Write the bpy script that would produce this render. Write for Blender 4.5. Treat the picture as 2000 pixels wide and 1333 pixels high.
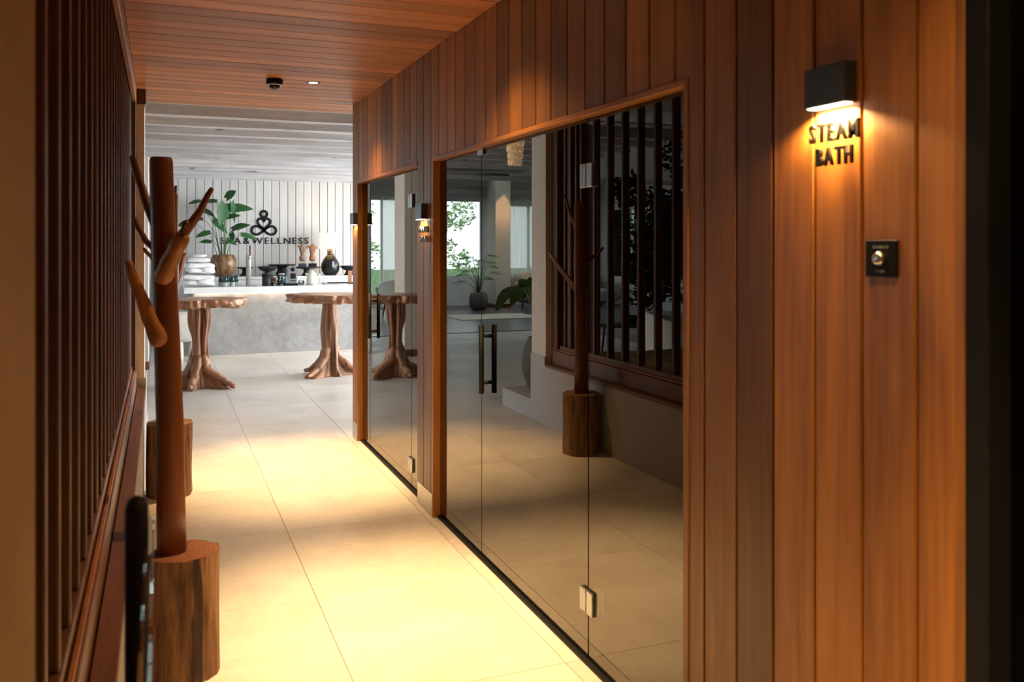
import bpy, math, random
from mathutils import Vector, Matrix, noise
PI = math.pi
random.seed(7)
for o in list(bpy.data.objects): bpy.data.objects.remove(o)
scene = bpy.context.scene
COL = scene.collection

# ------------------------------------------------------------------ camera, exposure, world, lights
cam_d = bpy.data.cameras.new('camera'); cam = bpy.data.objects.new('camera', cam_d); COL.objects.link(cam)
cam_d.sensor_width = 36.0; cam_d.lens = 30.73; cam_d.shift_y = -0.09625
cam_d.clip_start = 0.05; cam_d.clip_end = 200
cam.location = (0, 0, 1.6); cam.rotation_euler = (PI/2, 0, -math.atan(686/1707))
cam_d.dof.use_dof = True; cam_d.dof.focus_distance = 9.0; cam_d.dof.aperture_fstop = 4.2
scene.camera = cam
scene.view_settings.view_transform = 'Standard'
try: scene.view_settings.look = 'None'
except Exception: pass
scene.view_settings.exposure = 0.0; scene.view_settings.gamma = 1.0
scene.view_settings.use_curve_mapping = False
world = bpy.data.worlds.new('sky'); scene.world = world; world.use_nodes = True
bg = world.node_tree.nodes['Background']
bg.inputs[0].default_value = (0.78, 0.89, 1.0, 1); bg.inputs[1].default_value = 6.5

WARM = (1.0, 0.63, 0.29)
def area_light(name, loc, rot, sx, sy, power, color, spread=180):
    d = bpy.data.lights.new(name, 'AREA'); d.shape = 'RECTANGLE'; d.size = sx; d.size_y = sy
    d.energy = power; d.color = color; d.spread = math.radians(spread)
    o = bpy.data.objects.new(name, d); COL.objects.link(o); o.location = loc; o.rotation_euler = rot; return o
def spot_light(name, loc, power, angle, blend, color=WARM, rot=(0, 0, 0), r=0.03):
    d = bpy.data.lights.new(name, 'SPOT'); d.energy = power; d.spot_size = math.radians(angle); d.spot_blend = blend
    d.color = color; d.shadow_soft_size = r
    o = bpy.data.objects.new(name, d); COL.objects.link(o); o.location = loc; o.rotation_euler = rot; return o
def point_light(name, loc, power, color=WARM, r=0.03):
    d = bpy.data.lights.new(name, 'POINT'); d.energy = power; d.color = color; d.shadow_soft_size = r
    o = bpy.data.objects.new(name, d); COL.objects.link(o); o.location = loc; return o
DAY = (0.90, 0.94, 1.0)
# daylight coming in at the windows
def portal(loc, rot, sx, sy):
    o = area_light('window_portal', loc, rot, sx, sy, 1, DAY); o.data.cycles.is_portal = True
portal((-2.0, 21.3, 1.4), (-PI/2, 0, 0), 1.5, 2.6)
portal((-4.1, 21.3, 1.7), (-PI/2, 0, 0), 1.0, 2.0)
portal((-6.35, 21.3, 1.7), (-PI/2, 0, 0), 2.7, 1.9)
portal((-8.3, 18.5, 1.6), (0, -PI/2, 0), 1.9, 4.2)
portal((-8.3, 11.0, 1.6), (0, -PI/2, 0), 1.8, 4.0)
area_light('window_daylight', (6.2, 9.9, 1.5), (0, PI/2, 0), 2.2, 4.6, 440, DAY)
area_light('window_daylight', (6.2, 13.4, 1.5), (0, PI/2, 0), 2.2, 1.6, 90, DAY)
# corridor downlights: a hot core and a wide spill from the same lamp
SPOTS = [(1.0, 6.25), (1.0, 3.54), (1.0, 0.85)]
for (x, y) in SPOTS:
    k = .6 if y < 1 else 1.0
    spot_light('downlight_core', (x, y, 2.70), 920*k, 56, 1.0, WARM)
    spot_light('downlight_spill', (x, y, 2.70), 110*k, 112, 1.0, WARM)
spot_light('downlight_beam', (-0.35, 7.95, 2.66), 60, 60, 0.7, WARM)
spot_light('downlight_beam', (-4.78, 19.86, 3.0), 420, 60, 0.7, WARM, (0, 0, 0))
spot_light('downlight_beam', (-0.85, 4.7, 2.6), 16, 70, 0.7, WARM)

# ------------------------------------------------------------------ materials
MATS = {}
class NT:
    def __init__(s, name):
        s.m = bpy.data.materials.new(name); s.m.use_nodes = True; s.t = s.m.node_tree
        s.b = s.t.nodes['Principled BSDF']; s.out = s.t.nodes['Material Output']; MATS[name] = s.m
    def n(s, typ, **kw):
        nd = s.t.nodes.new(typ)
        for k, v in kw.items(): setattr(nd, k, v)
        return nd
    def l(s, a, b): s.t.links.new(a, b)
    def coord(s, scale=(1, 1, 1), rnd=True):
        tc = s.n('ShaderNodeTexCoord'); mp = s.n('ShaderNodeMapping'); mp.inputs['Scale'].default_value = scale
        if rnd:
            oi = s.n('ShaderNodeObjectInfo'); mu = s.n('ShaderNodeMath', operation='MULTIPLY'); mu.inputs[1].default_value = 37.0
            s.l(oi.outputs['Random'], mu.inputs[0])
            ad = s.n('ShaderNodeVectorMath', operation='ADD'); s.l(tc.outputs['Object'], ad.inputs[0]); s.l(mu.outputs[0], ad.inputs[1])
            s.l(ad.outputs[0], mp.inputs[0])
        else: s.l(tc.outputs['Object'], mp.inputs[0])
        return mp.outputs[0]
    def noise(s, vec, scale, detail=4, rough=.55, dist=0):
        nz = s.n('ShaderNodeTexNoise'); nz.inputs['Scale'].default_value = scale; nz.inputs['Detail'].default_value = detail
        nz.inputs['Roughness'].default_value = rough; nz.inputs['Distortion'].default_value = dist
        if vec: s.l(vec, nz.inputs['Vector'])
        return nz.outputs['Fac']
    def ramp(s, fac, stops):
        r = s.n('ShaderNodeValToRGB'); e = r.color_ramp.elements
        while len(e) > 1: e.remove(e[0])
        e[0].position = stops[0][0]; e[0].color = (*stops[0][1], 1)
        for p, c in stops[1:]:
            q = e.new(p); q.color = (*c, 1)
        s.l(fac, r.inputs[0]); return r.outputs[0]
    def mix(s, fac, a, b, blend='MIX'):
        m = s.n('ShaderNodeMix', data_type='RGBA', blend_type=blend)
        for sock, v in ((m.inputs[0], fac), (m.inputs[6], a), (m.inputs[7], b)):
            if hasattr(v, 'links'): s.l(v, sock)
            elif isinstance(v, tuple): sock.default_value = (*v, 1)
            else: sock.default_value = v
        return m.outputs[2]
    def bump(s, h, strength=.3, dist=.01):
        b = s.n('ShaderNodeBump'); b.inputs['Strength'].default_value = strength; b.inputs['Distance'].default_value = dist
        s.l(h, b.inputs['Height']); s.l(b.outputs[0], s.b.inputs['Normal'])
    def setp(s, **kw):
        for k, v in kw.items():
            k = k.replace('_', ' ')
            if k in s.b.inputs: s.b.inputs[k].default_value = v
        return s
def plain(name, col, rough=.5, metal=0, **kw):
    t = NT(name); t.b.inputs['Base Color'].default_value = (*col, 1); t.b.inputs['Roughness'].default_value = rough
    t.b.inputs['Metallic'].default_value = metal; t.setp(**kw)
    v = t.coord((1, 1, 1)); f = t.noise(v, 14, 3); c = t.mix(f, tuple(k*.86 for k in col), tuple(min(1, k*1.1) for k in col)); t.l(c, t.b.inputs['Base Color'])
    return t.m
def wood(name, axis, dark, light, rough=.42, vary=.5, fine=55, knots=False, bump=.15, crack=0):
    t = NT(name)
    sc = [1, 1, 1]; sc[axis] = .035
    v = t.coord(tuple(sc))
    f1 = t.noise(v, fine, 5, .65); 
    sc2 = [1, 1, 1]; sc2[axis] = .12
    v2 = t.coord(tuple(sc2)); f2 = t.noise(v2, 9, 3, .5, .6)
    c = t.ramp(f1, [(.28, dark), (.72, light)])
    c = t.mix(.45, c, t.ramp(f2, [(.35, dark), (.65, light)]))
    oi = t.n('ShaderNodeObjectInfo'); 
    mr = t.n('ShaderNodeMapRange'); mr.inputs[3].default_value = 1-vary*.55; mr.inputs[4].default_value = 1+vary*.4
    t.l(oi.outputs['Random'], mr.inputs[0])
    cb = t.n('ShaderNodeCombineColor'); t.l(mr.outputs[0], cb.inputs[0]); t.l(mr.outputs[0], cb.inputs[1]); t.l(mr.outputs[0], cb.inputs[2])
    c = t.mix(1.0, c, cb.outputs[0], 'MULTIPLY')
    if knots:
        sk = [2.2, 2.2, 2.2]; sk[axis] = .9
        vo = t.n('ShaderNodeTexVoronoi'); vo.inputs['Scale'].default_value = 2.2; t.l(t.coord(tuple(sk)), vo.inputs['Vector'])
        k = t.ramp(vo.outputs['Distance'], [(.0, (1, 1, 1)), (.07, (.7, .7, .7)), (.11, (0, 0, 0))])
        c = t.mix(k, c, tuple(x*.45 for x in dark))
    if crack:
        sk = [1, 1, 1]; sk[axis] = .045
        f3 = t.noise(t.coord(tuple(sk)), 11, 3, .5, .4)
        k = t.ramp(f3, [(.0, (1, 1, 1)), (.30, (1, 1, 1)), (.335, (0, 0, 0))])
        c = t.mix(k, c, tuple(x*crack for x in dark))
    t.l(c, t.b.inputs['Base Color']); t.b.inputs['Roughness'].default_value = rough
    t.bump(f1, bump, .004); return t.m
CD, CL = (.175, .055, .008), (.47, .19, .032)
W_Z = wood('cedar_upright', 2, CD, CL, vary=.95)
W_X = wood('cedar_across', 0, (.32, .105, .028), (.62, .25, .075), vary=.6)
W_Y = wood('cedar_lengthwise', 1, CD, CL, vary=.2)
SLAT = wood('stained_slat_wood', 2, (.05, .017, .006), (.13, .045, .014), vary=.3)
RAILW = wood('stained_rail_wood', 1, (.12, .045, .022), (.26, .10, .05), vary=.2)
POLE = wood('red_pole_wood', 2, (.11, .032, .011), (.25, .075, .023), rough=.4, vary=.1, fine=40, crack=.25)
BRANCH = wood('golden_branch_wood', 2, (.30, .10, .025), (.52, .20, .06), rough=.5, vary=.3, fine=30)
BEAM = wood('whitewashed_beam', 0, (.36, .335, .33), (.66, .645, .665), rough=.7, vary=.15, knots=True, crack=.35, fine=30)
BOARD = wood('whitewashed_board', 1, (.60, .57, .55), (.80, .78, .76), rough=.7, vary=.15, fine=30)
WPLANK = wood('white_wall_plank', 2, (.55, .53, .51), (.67, .65, .635), rough=.65, vary=.1, fine=25)
ROOT = wood('teak_root_wood', 2, (.15, .06, .028), (.50, .235, .115), rough=.5, vary=.15, fine=22, crack=.2, bump=.8)
SLABW = wood('live_edge_wood', 0, (.22, .09, .04), (.52, .25, .12), rough=.3, vary=.1, fine=18, crack=.3, bump=.3)
def bark_mat():
    t = NT('stripped_log'); v = t.coord((1, 1, .16)); f = t.noise(v, 16, 6, .65, .5); g = t.noise(v, 42, 4, .6)
    c = t.ramp(f, [(.25, (.035, .015, .008)), (.42, (.16, .07, .03)), (.6, (.33, .17, .08)), (.78, (.46, .26, .13))])
    c = t.mix(.3, c, t.ramp(g, [(.35, (.05, .022, .01)), (.65, (.42, .22, .1))]))
    sk = t.n('ShaderNodeMapping')
    f3 = t.noise(t.coord((1, 1, .07)), 13, 3, .55, .3); k = t.ramp(f3, [(0, (1, 1, 1)), (.36, (1, 1, 1)), (.40, (0, 0, 0))]); c = t.mix(k, c, (.045, .018, .008))
    t.l(c, t.b.inputs['Base Color']); t.b.inputs['Roughness'].default_value = .75; t.bump(f, 1.0, .03); return t.m
BARK = bark_mat()
t = NT('log_end_grain'); v = t.coord((1, 1, 1)); 
wv = t.n('ShaderNodeTexWave', wave_type='RINGS', rings_direction='Z'); wv.inputs['Scale'].default_value = 18; wv.inputs['Distortion'].default_value = 2.5
tc = t.n('ShaderNodeTexCoord'); t.l(tc.outputs['Object'], wv.inputs['Vector'])
t.l(t.ramp(wv.outputs['Fac'], [(.2, (.13, .042, .013)), (.8, (.18, .06, .02))]), t.b.inputs['Base Color']); t.b.inputs['Roughness'].default_value = .8
ENDG = t.m
def tile_mat():
    t = NT('floor_tile'); v = t.coord((1, 1, 1)); f = t.noise(v, 1.8, 6, .6, .5); g = t.noise(v, 30, 4, .6)
    c = t.ramp(f, [(.3, (.50, .455, .40)), (.5, (.60, .56, .505)), (.72, (.68, .65, .60))])
    c = t.mix(.12, c, t.ramp(g, [(.4, (.42, .37, .31)), (.6, (.72, .69, .65))]))
    t.l(c, t.b.inputs['Base Color']); t.l(t.ramp(f, [(.3, (.30,)*3), (.7, (.46,)*3)]), t.b.inputs['Roughness']); t.bump(g, .05, .002); return t.m
TILE = tile_mat()
GROUT = plain('grout', (.28, .25, .22), .9)
DARKFLOOR = plain('dark_oak_floor', (.07, .065, .07), .28)
TAUPE = plain('taupe_plaster', (.36, .22, .10), .85)
PLASTER = plain('beige_plaster', (.66, .58, .51), .85)
GREYPL = plain('grey_white_plaster', (.42, .405, .40), .85)
WHITEPL = plain('white_plaster', (.75, .74, .72), .8)
def conc():
    t = NT('polished_concrete'); v = t.coord((1, 1, 1)); f = t.noise(v, 1.6, 6, .6, 1.0); g = t.noise(v, 9, 6, .65, .8)
    c = t.ramp(f, [(.3, (.235, .225, .21)), (.5, (.32, .31, .295)), (.7, (.385, .375, .365))])
    c = t.mix(.3, c, t.ramp(g, [(.35, (.20, .19, .175)), (.65, (.45, .44, .43))]))
    vo = t.n('ShaderNodeTexVoronoi', feature='DISTANCE_TO_EDGE'); vo.inputs['Scale'].default_value = 1.1
    sv = t.n('ShaderNodeVectorMath', operation='ADD'); nz = t.n('ShaderNodeTexNoise'); nz.inputs['Scale'].default_value = 3.0; nz.inputs['Detail'].default_value = 5
    t.l(v, nz.inputs['Vector']); t.l(v, sv.inputs[0]); t.l(nz.outputs['Color'], sv.inputs[1]); t.l(sv.outputs[0], vo.inputs['Vector'])
    k = t.ramp(vo.outputs['Distance'], [(.0, (.55,)*3), (.006, (.0,)*3)])
    c = t.mix(k, c, (.16, .15, .14))
    t.l(c, t.b.inputs['Base Color']); t.b.inputs['Roughness'].default_value = .5; return t.m
CONC = conc()
QUARTZ = plain('white_quartz', (.80, .80, .79), .22)
BLACK = plain('black_powder_coat', (.004, .004, .005), .6, Specular_IOR_Level=.25)
DGREY = plain('dark_lamp_metal', (.035, .037, .042), .35)
GMETAL = plain('grey_brushed_metal', (.42, .44, .46), .32, 1)
STEEL = plain('brushed_steel', (.62, .60, .58), .28, 1)
KICK = plain('kick_plate_steel', (.55, .52, .48), .35, 1)
RED = plain('dark_red_lever', (.16, .02, .015), .35)
CERB = plain('matt_black_ceramic', (.006, .007, .008), .6)
CERG = plain('gloss_dark_ceramic', (.009, .010, .009), .3)
CERM = plain('brown_glazed_neck', (.10, .065, .035), .35)
CREAM = plain('cream_enamel', (.80, .77, .65), .2)
CHROME = plain('chrome', (.8, .8, .8), .1, 1)
TERRA = plain('carved_terracotta', (.36, .17, .09), .8)
TERRB = plain('carved_grey_clay', (.25, .16, .11), .8)
TEAL = plain('dark_green_bottle_glass', (.01, .045, .04), .1)
LABELG = plain('grey_label', (.36, .38, .38), .5)
TOWEL = plain('white_terry', (.86, .85, .86), .95)
FABW = plain('cream_boucle', (.68, .65, .58), .95)
FABG = plain('grey_fabric', (.20, .20, .19), .95)
FABB = plain('warm_beige_cushion', (.42, .37, .30), .95)
STONE = plain('dark_stone_pot', (.10, .082, .07), .7)
SAND = plain('planter_sand', (.42, .30, .15), .95)
SOIL = plain('soil', (.03, .02, .012), .95)
PEB = plain('pale_pebble', (.42, .36, .28), .6)
LEAF = plain('green_leaf', (.02, .105, .022), .42); 
LEAFD = plain('dark_leaf', (.018, .06, .014), .45)
LEAFB = plain('broad_leaf', (.05, .14, .025), .4)
STEM = plain('green_stem', (.10, .17, .06), .5)
STEMD = plain('brown_stem', (.08, .05, .03), .6)
NUTS = plain('nut_mix', (.36, .20, .10), .6)
TEAP = plain('green_tea_pods', (.02, .14, .11), .35)
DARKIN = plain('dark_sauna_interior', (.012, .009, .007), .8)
BIRCH = plain('birch_log_leg', (.62, .55, .46), .8)
PINK = plain('mauve_ceiling_boards', (.45, .30, .30), .8)
GRASS = plain('grass', (.06, .14, .03), .9)
HEDGE = plain('garden_leaf', (.36, .52, .26), .7)
# wooden bowl planter
t = NT('grained_bowl_wood'); v = t.coord((1, 1, 1), True)
wv = t.n('ShaderNodeTexWave'); wv.inputs['Scale'].default_value = 2.6; wv.inputs['Distortion'].default_value = 14; wv.inputs['Detail'].default_value = 2; wv.inputs['Detail Scale'].default_value = 1.2
t.l(v, wv.inputs['Vector']); t.l(t.ramp(wv.outputs['Fac'], [(.0, (.13, .065, .025)), (.6, (.20, .105, .042)), (1, (.29, .16, .065))]), t.b.inputs['Base Color'])
t.b.inputs['Roughness'].default_value = .35; BOWLW = t.m
def glass_mat(name, tint, ior, rough=0.0, gloss=(.93, .95, .96)):
    t = NT(name); t.t.nodes.remove(t.b)
    fr = t.n('ShaderNodeFresnel'); fr.inputs['IOR'].default_value = ior
    gl = t.n('ShaderNodeBsdfGlossy'); gl.inputs['Roughness'].default_value = rough; gl.inputs['Color'].default_value = (*gloss, 1)
    tr = t.n('ShaderNodeBsdfTransparent'); tr.inputs['Color'].default_value = (*tint, 1)
    mx = t.n('ShaderNodeMixShader'); t.l(fr.outputs[0], mx.inputs[0]); t.l(tr.outputs[0], mx.inputs[1]); t.l(gl.outputs[0], mx.inputs[2])
    t.l(mx.outputs[0], t.out.inputs['Surface']); return t.m
DGLASS = glass_mat('smoked_door_glass', (.25, .22, .20), 2.05, 0.0, (.98, .92, .84))
CGLASS = glass_mat('clear_glass', (.93, .96, .95), 1.25)
JARG = glass_mat('jar_glass', (.88, .92, .92), 1.45)
t = NT('sheer_curtain'); t.t.nodes.remove(t.b)
d = t.n('ShaderNodeBsdfDiffuse'); d.inputs[0].default_value = (.75, .76, .72, 1); tl = t.n('ShaderNodeBsdfTranslucent'); tl.inputs[0].default_value = (.82, .84, .80, 1)
tp = t.n('ShaderNodeBsdfTransparent'); m1 = t.n('ShaderNodeMixShader'); m2 = t.n('ShaderNodeMixShader'); m1.inputs[0].default_value = .6; m2.inputs[0].default_value = .3
t.l(d.outputs[0], m1.inputs[1]); t.l(tl.outputs[0], m1.inputs[2]); t.l(m1.outputs[0], m2.inputs[1]); t.l(tp.outputs[0], m2.inputs[2]); t.l(m2.outputs[0], t.out.inputs['Surface'])
SHEER = t.m
def emis(name, col, st):
    t = NT(name); t.b.inputs['Base Color'].default_value = (*col, 1); t.b.inputs['Emission Color'].default_value = (*col, 1); t.b.inputs['Emission Strength'].default_value = st; return t.m
LED = emis('lit_diffuser', (1.0, .86, .66), 12)
SHADE = emis('lit_lamp_shade', (1.0, .84, .55), 1.25)
BULB = emis('glowing_bulb', (1.0, .8, .5), 6)
SHELL = emis('lit_capiz_shell', (1.0, .72, .42), .55)

# ------------------------------------------------------------------ mesh builder
class MB:
    def __init__(s): s.v = []; s.f = []; s.sm = []
    def add(s, vs, fs, smooth=False, mtx=None):
        b = len(s.v)
        s.v += [tuple(mtx @ Vector(p)) if mtx else tuple(p) for p in vs]
        s.f += [tuple(b+i for i in f) for f in fs]; s.sm += [smooth]*len(fs); return s
    def box(s, x0, x1, y0, y1, z0, z1, mtx=None, ch=0):
        if ch > 0:
            a, b2, c = (x1-x0), (y1-y0), (z1-z0); ch = min(ch, a*.45, b2*.45, c*.45)
            vs = []; idx = {}
            for ix, X in enumerate((x0, x1)):
                for iy, Y in enumerate((y0, y1)):
                    for iz, Z in enumerate((z0, z1)):
                        sx, sy, sz = (1 if ix == 0 else -1), (1 if iy == 0 else -1), (1 if iz == 0 else -1)
                        for k, p in enumerate(((X, Y+sy*ch, Z+sz*ch), (X+sx*ch, Y, Z+sz*ch), (X+sx*ch, Y+sy*ch, Z))):
                            idx[(ix, iy, iz, k)] = len(vs); vs.append(p)
            F = []
            g = lambda *a_: idx[a_]
            for ix in (0, 1):
                q = [g(ix, 0, 0, 0), g(ix, 1, 0, 0), g(ix, 1, 1, 0), g(ix, 0, 1, 0)]; F.append(q if ix else q[::-1])
            for iy in (0, 1):
                q = [g(0, iy, 0, 1), g(0, iy, 1, 1), g(1, iy, 1, 1), g(1, iy, 0, 1)]; F.append(q if iy else q[::-1])
            for iz in (0, 1):
                q = [g(0, 0, iz, 2), g(1, 0, iz, 2), g(1, 1, iz, 2), g(0, 1, iz, 2)]; F.append(q if iz else q[::-1])
            for iy in (0, 1):
                for iz in (0, 1):
                    q = [g(0, iy, iz, 1), g(1, iy, iz, 1), g(1, iy, iz, 2), g(0, iy, iz, 2)]; F.append(q if (iy+iz) % 2 == 0 else q[::-1])
            for ix in (0, 1):
                for iz in (0, 1):
                    q = [g(ix, 0, iz, 2), g(ix, 1, iz, 2), g(ix, 1, iz, 0), g(ix, 0, iz, 0)]; F.append(q if (ix+iz) % 2 == 0 else q[::-1])
            for ix in (0, 1):
                for iy in (0, 1):
                    q = [g(ix, iy, 0, 0), g(ix, iy, 1, 0), g(ix, iy, 1, 1), g(ix, iy, 0, 1)]; F.append(q if (ix+iy) % 2 == 0 else q[::-1])
                    for iz in (0, 1):
                        q = [g(ix, iy, iz, 0), g(ix, iy, iz, 1), g(ix, iy, iz, 2)]; F.append(q if (ix+iy+iz) % 2 else q[::-1])
            return s.add(vs, F, False, mtx)
        vs = [(x, y, z) for x in (x0, x1) for y in (y0, y1) for z in (z0, z1)]
        return s.add(vs, [(0, 1, 3, 2), (4, 6, 7, 5), (0, 4, 5, 1), (2, 3, 7, 6), (0, 2, 6, 4), (1, 5, 7, 3)], False, mtx)
    def grid(s, fn, nu, nv, cu=False, cv=False, smooth=True, mtx=None, cap=False):
        vs = [fn(i/(nu if cu else nu-1), j/(nv if cv else nv-1)) for j in range(nv) for i in range(nu)]
        F = []
        for j in range(nv if cv else nv-1):
            for i in range(nu if cu else nu-1):
                a = j*nu+i; b = j*nu+(i+1) % nu; c = ((j+1) % nv)*nu+(i+1) % nu; d = ((j+1) % nv)*nu+i
                F.append((a, b, c, d))
        if cap: F.append(tuple(range(nu))[::-1]); F.append(tuple((nv-1)*nu+i for i in range(nu)))
        return s.add(vs, F, smooth, mtx)
    def lathe(s, prof, n=32, mtx=None, sx=1, sy=1, smooth=True):
        m = len(prof)
        vs = [(r*math.cos(2*PI*i/n)*sx, r*math.sin(2*PI*i/n)*sy, z) for (r, z) in prof for i in range(n)]
        F = [(j*n+i, j*n+(i+1) % n, (j+1)*n+(i+1) % n, (j+1)*n+i) for j in range(m-1) for i in range(n)]
        if prof[0][0] > 1e-5: F.append(tuple(range(n))[::-1])
        if prof[-1][0] > 1e-5: F.append(tuple((m-1)*n+i for i in range(n)))
        return s.add(vs, F, smooth, mtx)
    def tube(s, pts, rad, n=10, smooth=True, mtx=None, sx=1.0):
        pts = [Vector(p) for p in pts]
        if not hasattr(rad, '__len__'): rad = [rad]*len(pts)
        vs = []; up = Vector((0, 0, 1)); prev = None
        for i, p in enumerate(pts):
            d = (pts[min(i+1, len(pts)-1)]-pts[max(i-1, 0)]).normalized()
            if prev is None:
                a = d.cross(up); a = a.normalized() if a.length > .05 else Vector((1, 0, 0))
            else:
                a = (prev-d*prev.dot(d)).normalized()
            prev = a; b = d.cross(a)
            for k in range(n):
                t = 2*PI*k/n; vs.append(p+a*math.cos(t)*rad[i]*sx+b*math.sin(t)*rad[i])
        m = len(pts)
        F = [(j*n+i, j*n+(i+1) % n, (j+1)*n+(i+1) % n, (j+1)*n+i) for j in range(m-1) for i in range(n)]
        F.append(tuple(range(n))[::-1]); F.append(tuple((m-1)*n+i for i in range(n)))
        return s.add(vs, F, smooth, mtx)
    def cyl(s, x, y, z0, z1, r, n=24, mtx=None, ch=.002):
        m = Matrix.Translation((x, y, 0)); m = mtx @ m if mtx else m
        return s.lathe([(0, z0), (r-ch, z0), (r, z0+ch), (r, z1-ch), (r-ch, z1), (0, z1)], n, m, smooth=False)
    def blob(s, a, b, c, e=.5, n=20, wr=0.0, seed=0, mtx=None, exy=None):
        sg = lambda x, p: math.copysign(abs(x)**p, x)
        def fn(u, v):
            th = u*2*PI; ph = (v-.5)*PI*.998
            x = a*sg(math.cos(ph), e)*sg(math.cos(th), exy or e); y = b*sg(math.cos(ph), e)*sg(math.sin(th), exy or e); z = c*sg(math.sin(ph), e)
            if wr:
                q = noise.noise(Vector((x*6+seed, y*6, z*14)))*wr; k = 1+q
                return (x*k, y*k, z*(1+noise.noise(Vector((x*9, y*9+seed, 3)))*wr*1.2))
            return (x, y, z)
        return s.grid(fn, n*2, n, cu=True, mtx=mtx, cap=True)
    def mesh(s, name, mat):
        me = bpy.data.meshes.new(name); me.from_pydata(s.v, [], s.f); me.polygons.foreach_set('use_smooth', s.sm)
        me.materials.append(mat); me.update(); return me
    def obj(s, name, mat, parent=None, loc=None, rot=None, label=None, kind=None):
        return link(name, s.mesh(name, mat), parent, loc, rot, label, kind)
def link(name, me, parent=None, loc=None, rot=None, label=None, kind=None):
    o = bpy.data.objects.new(name, me); COL.objects.link(o); o.parent = parent
    if loc: o.location = loc
    if rot: o.rotation_euler = rot
    if label: o['label'] = label
    if kind: o['kind'] = kind
    return o
def thing(name, label, cat, loc=(0, 0, 0), rz=0, group=None):
    o = bpy.data.objects.new(name, None); COL.objects.link(o); o.location = loc; o.rotation_euler = (0, 0, rz)
    o.empty_display_size = .05; tag(o, label, cat, group); return o
def tag(o, label, cat, group=None, kind=None):
    o['label'] = label; o['category'] = cat
    if group: o['group'] = group
    if kind: o['kind'] = kind
    return o
def struct(name, mb, mat, loc=None): return mb.obj(name, mat, kind='structure', loc=loc)
def copy_tree(o, loc, label, rz=None, parent=None):
    c = o.copy(); COL.objects.link(c); c.parent = parent
    if parent is None:
        c.location = loc
        if rz is not None: c.rotation_euler = (0, 0, rz)
        c['label'] = label
    for ch in [k for k in o.children]: copy_tree(ch, None, None, None, c)
    return c
B = lambda *a, **k: MB().box(*a, **k)

# ------------------------------------------------------------------ floor
struct('floor', B(-8.2, 6.4, -2.2, 14.6, -.12, -.008), GROUT)
floor = bpy.data.objects['floor']
TX, TY = .78, .975
tm = B(.0012, TX-.0012, .0012, TY-.0012, -.012, 0, ch=.0008).mesh('tile', TILE)
nt = 0
for i in range(-7, 9):
    for j in range(-5, 15):
        x = .65+(i-1)*TX; y = 4.96+(j-3)*TY - TY
        if y < -.2 or y > 14.1: continue
        if x+TX < -.12 and y < 6.6: continue
        if x > 1.5 and y < 6.9: continue
        if x < -4.2 or x > 3.8: continue
        o = link('tile', tm, floor, (x, y, 0)); nt += 1
# stone-tile strip of flooring beyond the tiles that can be told apart
struct('floor_far', B(-8.2, -.28, 14.6, 21.0, -.12, 0), DARKFLOOR)

# ------------------------------------------------------------------ right wall (cedar planks on a dark backing)
XF, XG = 1.47, 1.51
PW = .1543
ys = [2.310+PW*k for k in range(-7, 33)]
bk = MB()
bk.box(XF+.02, 1.62, 1.27, 2.25, 0, 2.73); bk.box(XF+.02, 1.62, 2.25, 4.90, 2.11, 2.73)
bk.box(XF+.02, 1.62, 4.90, 5.216, 0, 2.73); bk.box(XF+.02, 1.62, 5.216, 7.0, 2.11, 2.73); bk.box(XF+.02, 1.62, 7.0, 7.15, 0, 2.73)
wr = struct('wall_right', bk, BLACK)
def seg_z(y):  # plank foot at this place
    if 2.25 < y < 4.90 or 5.216 < y < 7.0: return 2.095
    return 0.13 if y > 4.5 else 0.0
edges = [1.285]+[y for y in ys if 1.33 < y < 7.12]+[7.16]
extra = sorted(set(edges+[2.25, 4.90, 5.216, 7.0]))
# merge slivers: planks cut round the openings
pl = []
for a, b in zip(edges[:-1], edges[1:]):
    cuts = [a]+[c for c in (2.25, 4.90, 5.216, 7.0) if a+.001 < c < b-.001]+[b]
    pl.append((a, b, cuts))
for a, b, cuts in pl:
    m = MB(); g = .004
    zs = [seg_z((p+q)/2) for p, q in zip(cuts[:-1], cuts[1:])]
    for k, (p, q) in enumerate(zip(cuts[:-1], cuts[1:])):
        lo = p+(g if k == 0 else 0); hi = q-(g if k == len(zs)-1 else 0)
        if hi-lo < .004: continue
        m.box(XF, XF+.02, lo-a, hi-a, zs[k], 2.73, ch=.0025 if len(zs) == 1 else 0)
    m.obj('plank', W_Z, wr, (0, a, 0))
# trims round the openings
def trim(n, mb, mat): return struct('trim_%d' % n, mb, mat)
trim(1, B(XF-.006, 1.60, 2.25, 4.90, 2.073, 2.095, ch=.002), W_Y)
trim(2, B(XF-.006, 1.60, 5.216, 7.0, 2.073, 2.095, ch=.002), W_Y)
trim(3, B(XF-.004, 1.60, 2.235, 2.262, 0, 2.095, ch=.002), W_Z)
trim(4, B(XF-.002, 1.62, 4.882, 4.900, 0, 2.075, ch=.002), W_Z)
trim(5, B(XF+.002, 1.60, 5.216, 5.232, 0, 2.075, ch=.002), W_Z)
trim(6, B(XF-.002, 1.62, 6.985, 7.003, 0, 2.075, ch=.002), W_Z)
trim(7, B(XF-.002, 1.62, 7.155, 7.175, 0, 2.73, ch=.002), W_Z)
trim(8, B(XF-.004, XF+.06, 1.262, 1.287, 0, 2.73, ch=.003), W_Z)
for n_, (a, b) in enumerate(((4.905, 5.214), (7.005, 7.155))):
    o = B(XF-.003, XF+.02, a, b, 0, .132, ch=.002).obj('kick_plate', KICK)
    tag(o, ['steel kick plate at the foot of the wooden post between the two glass doors', 'steel kick plate at the foot of the far wooden post beside the narrow glass door'][n_], 'kick plate', 'kick plates')
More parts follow.
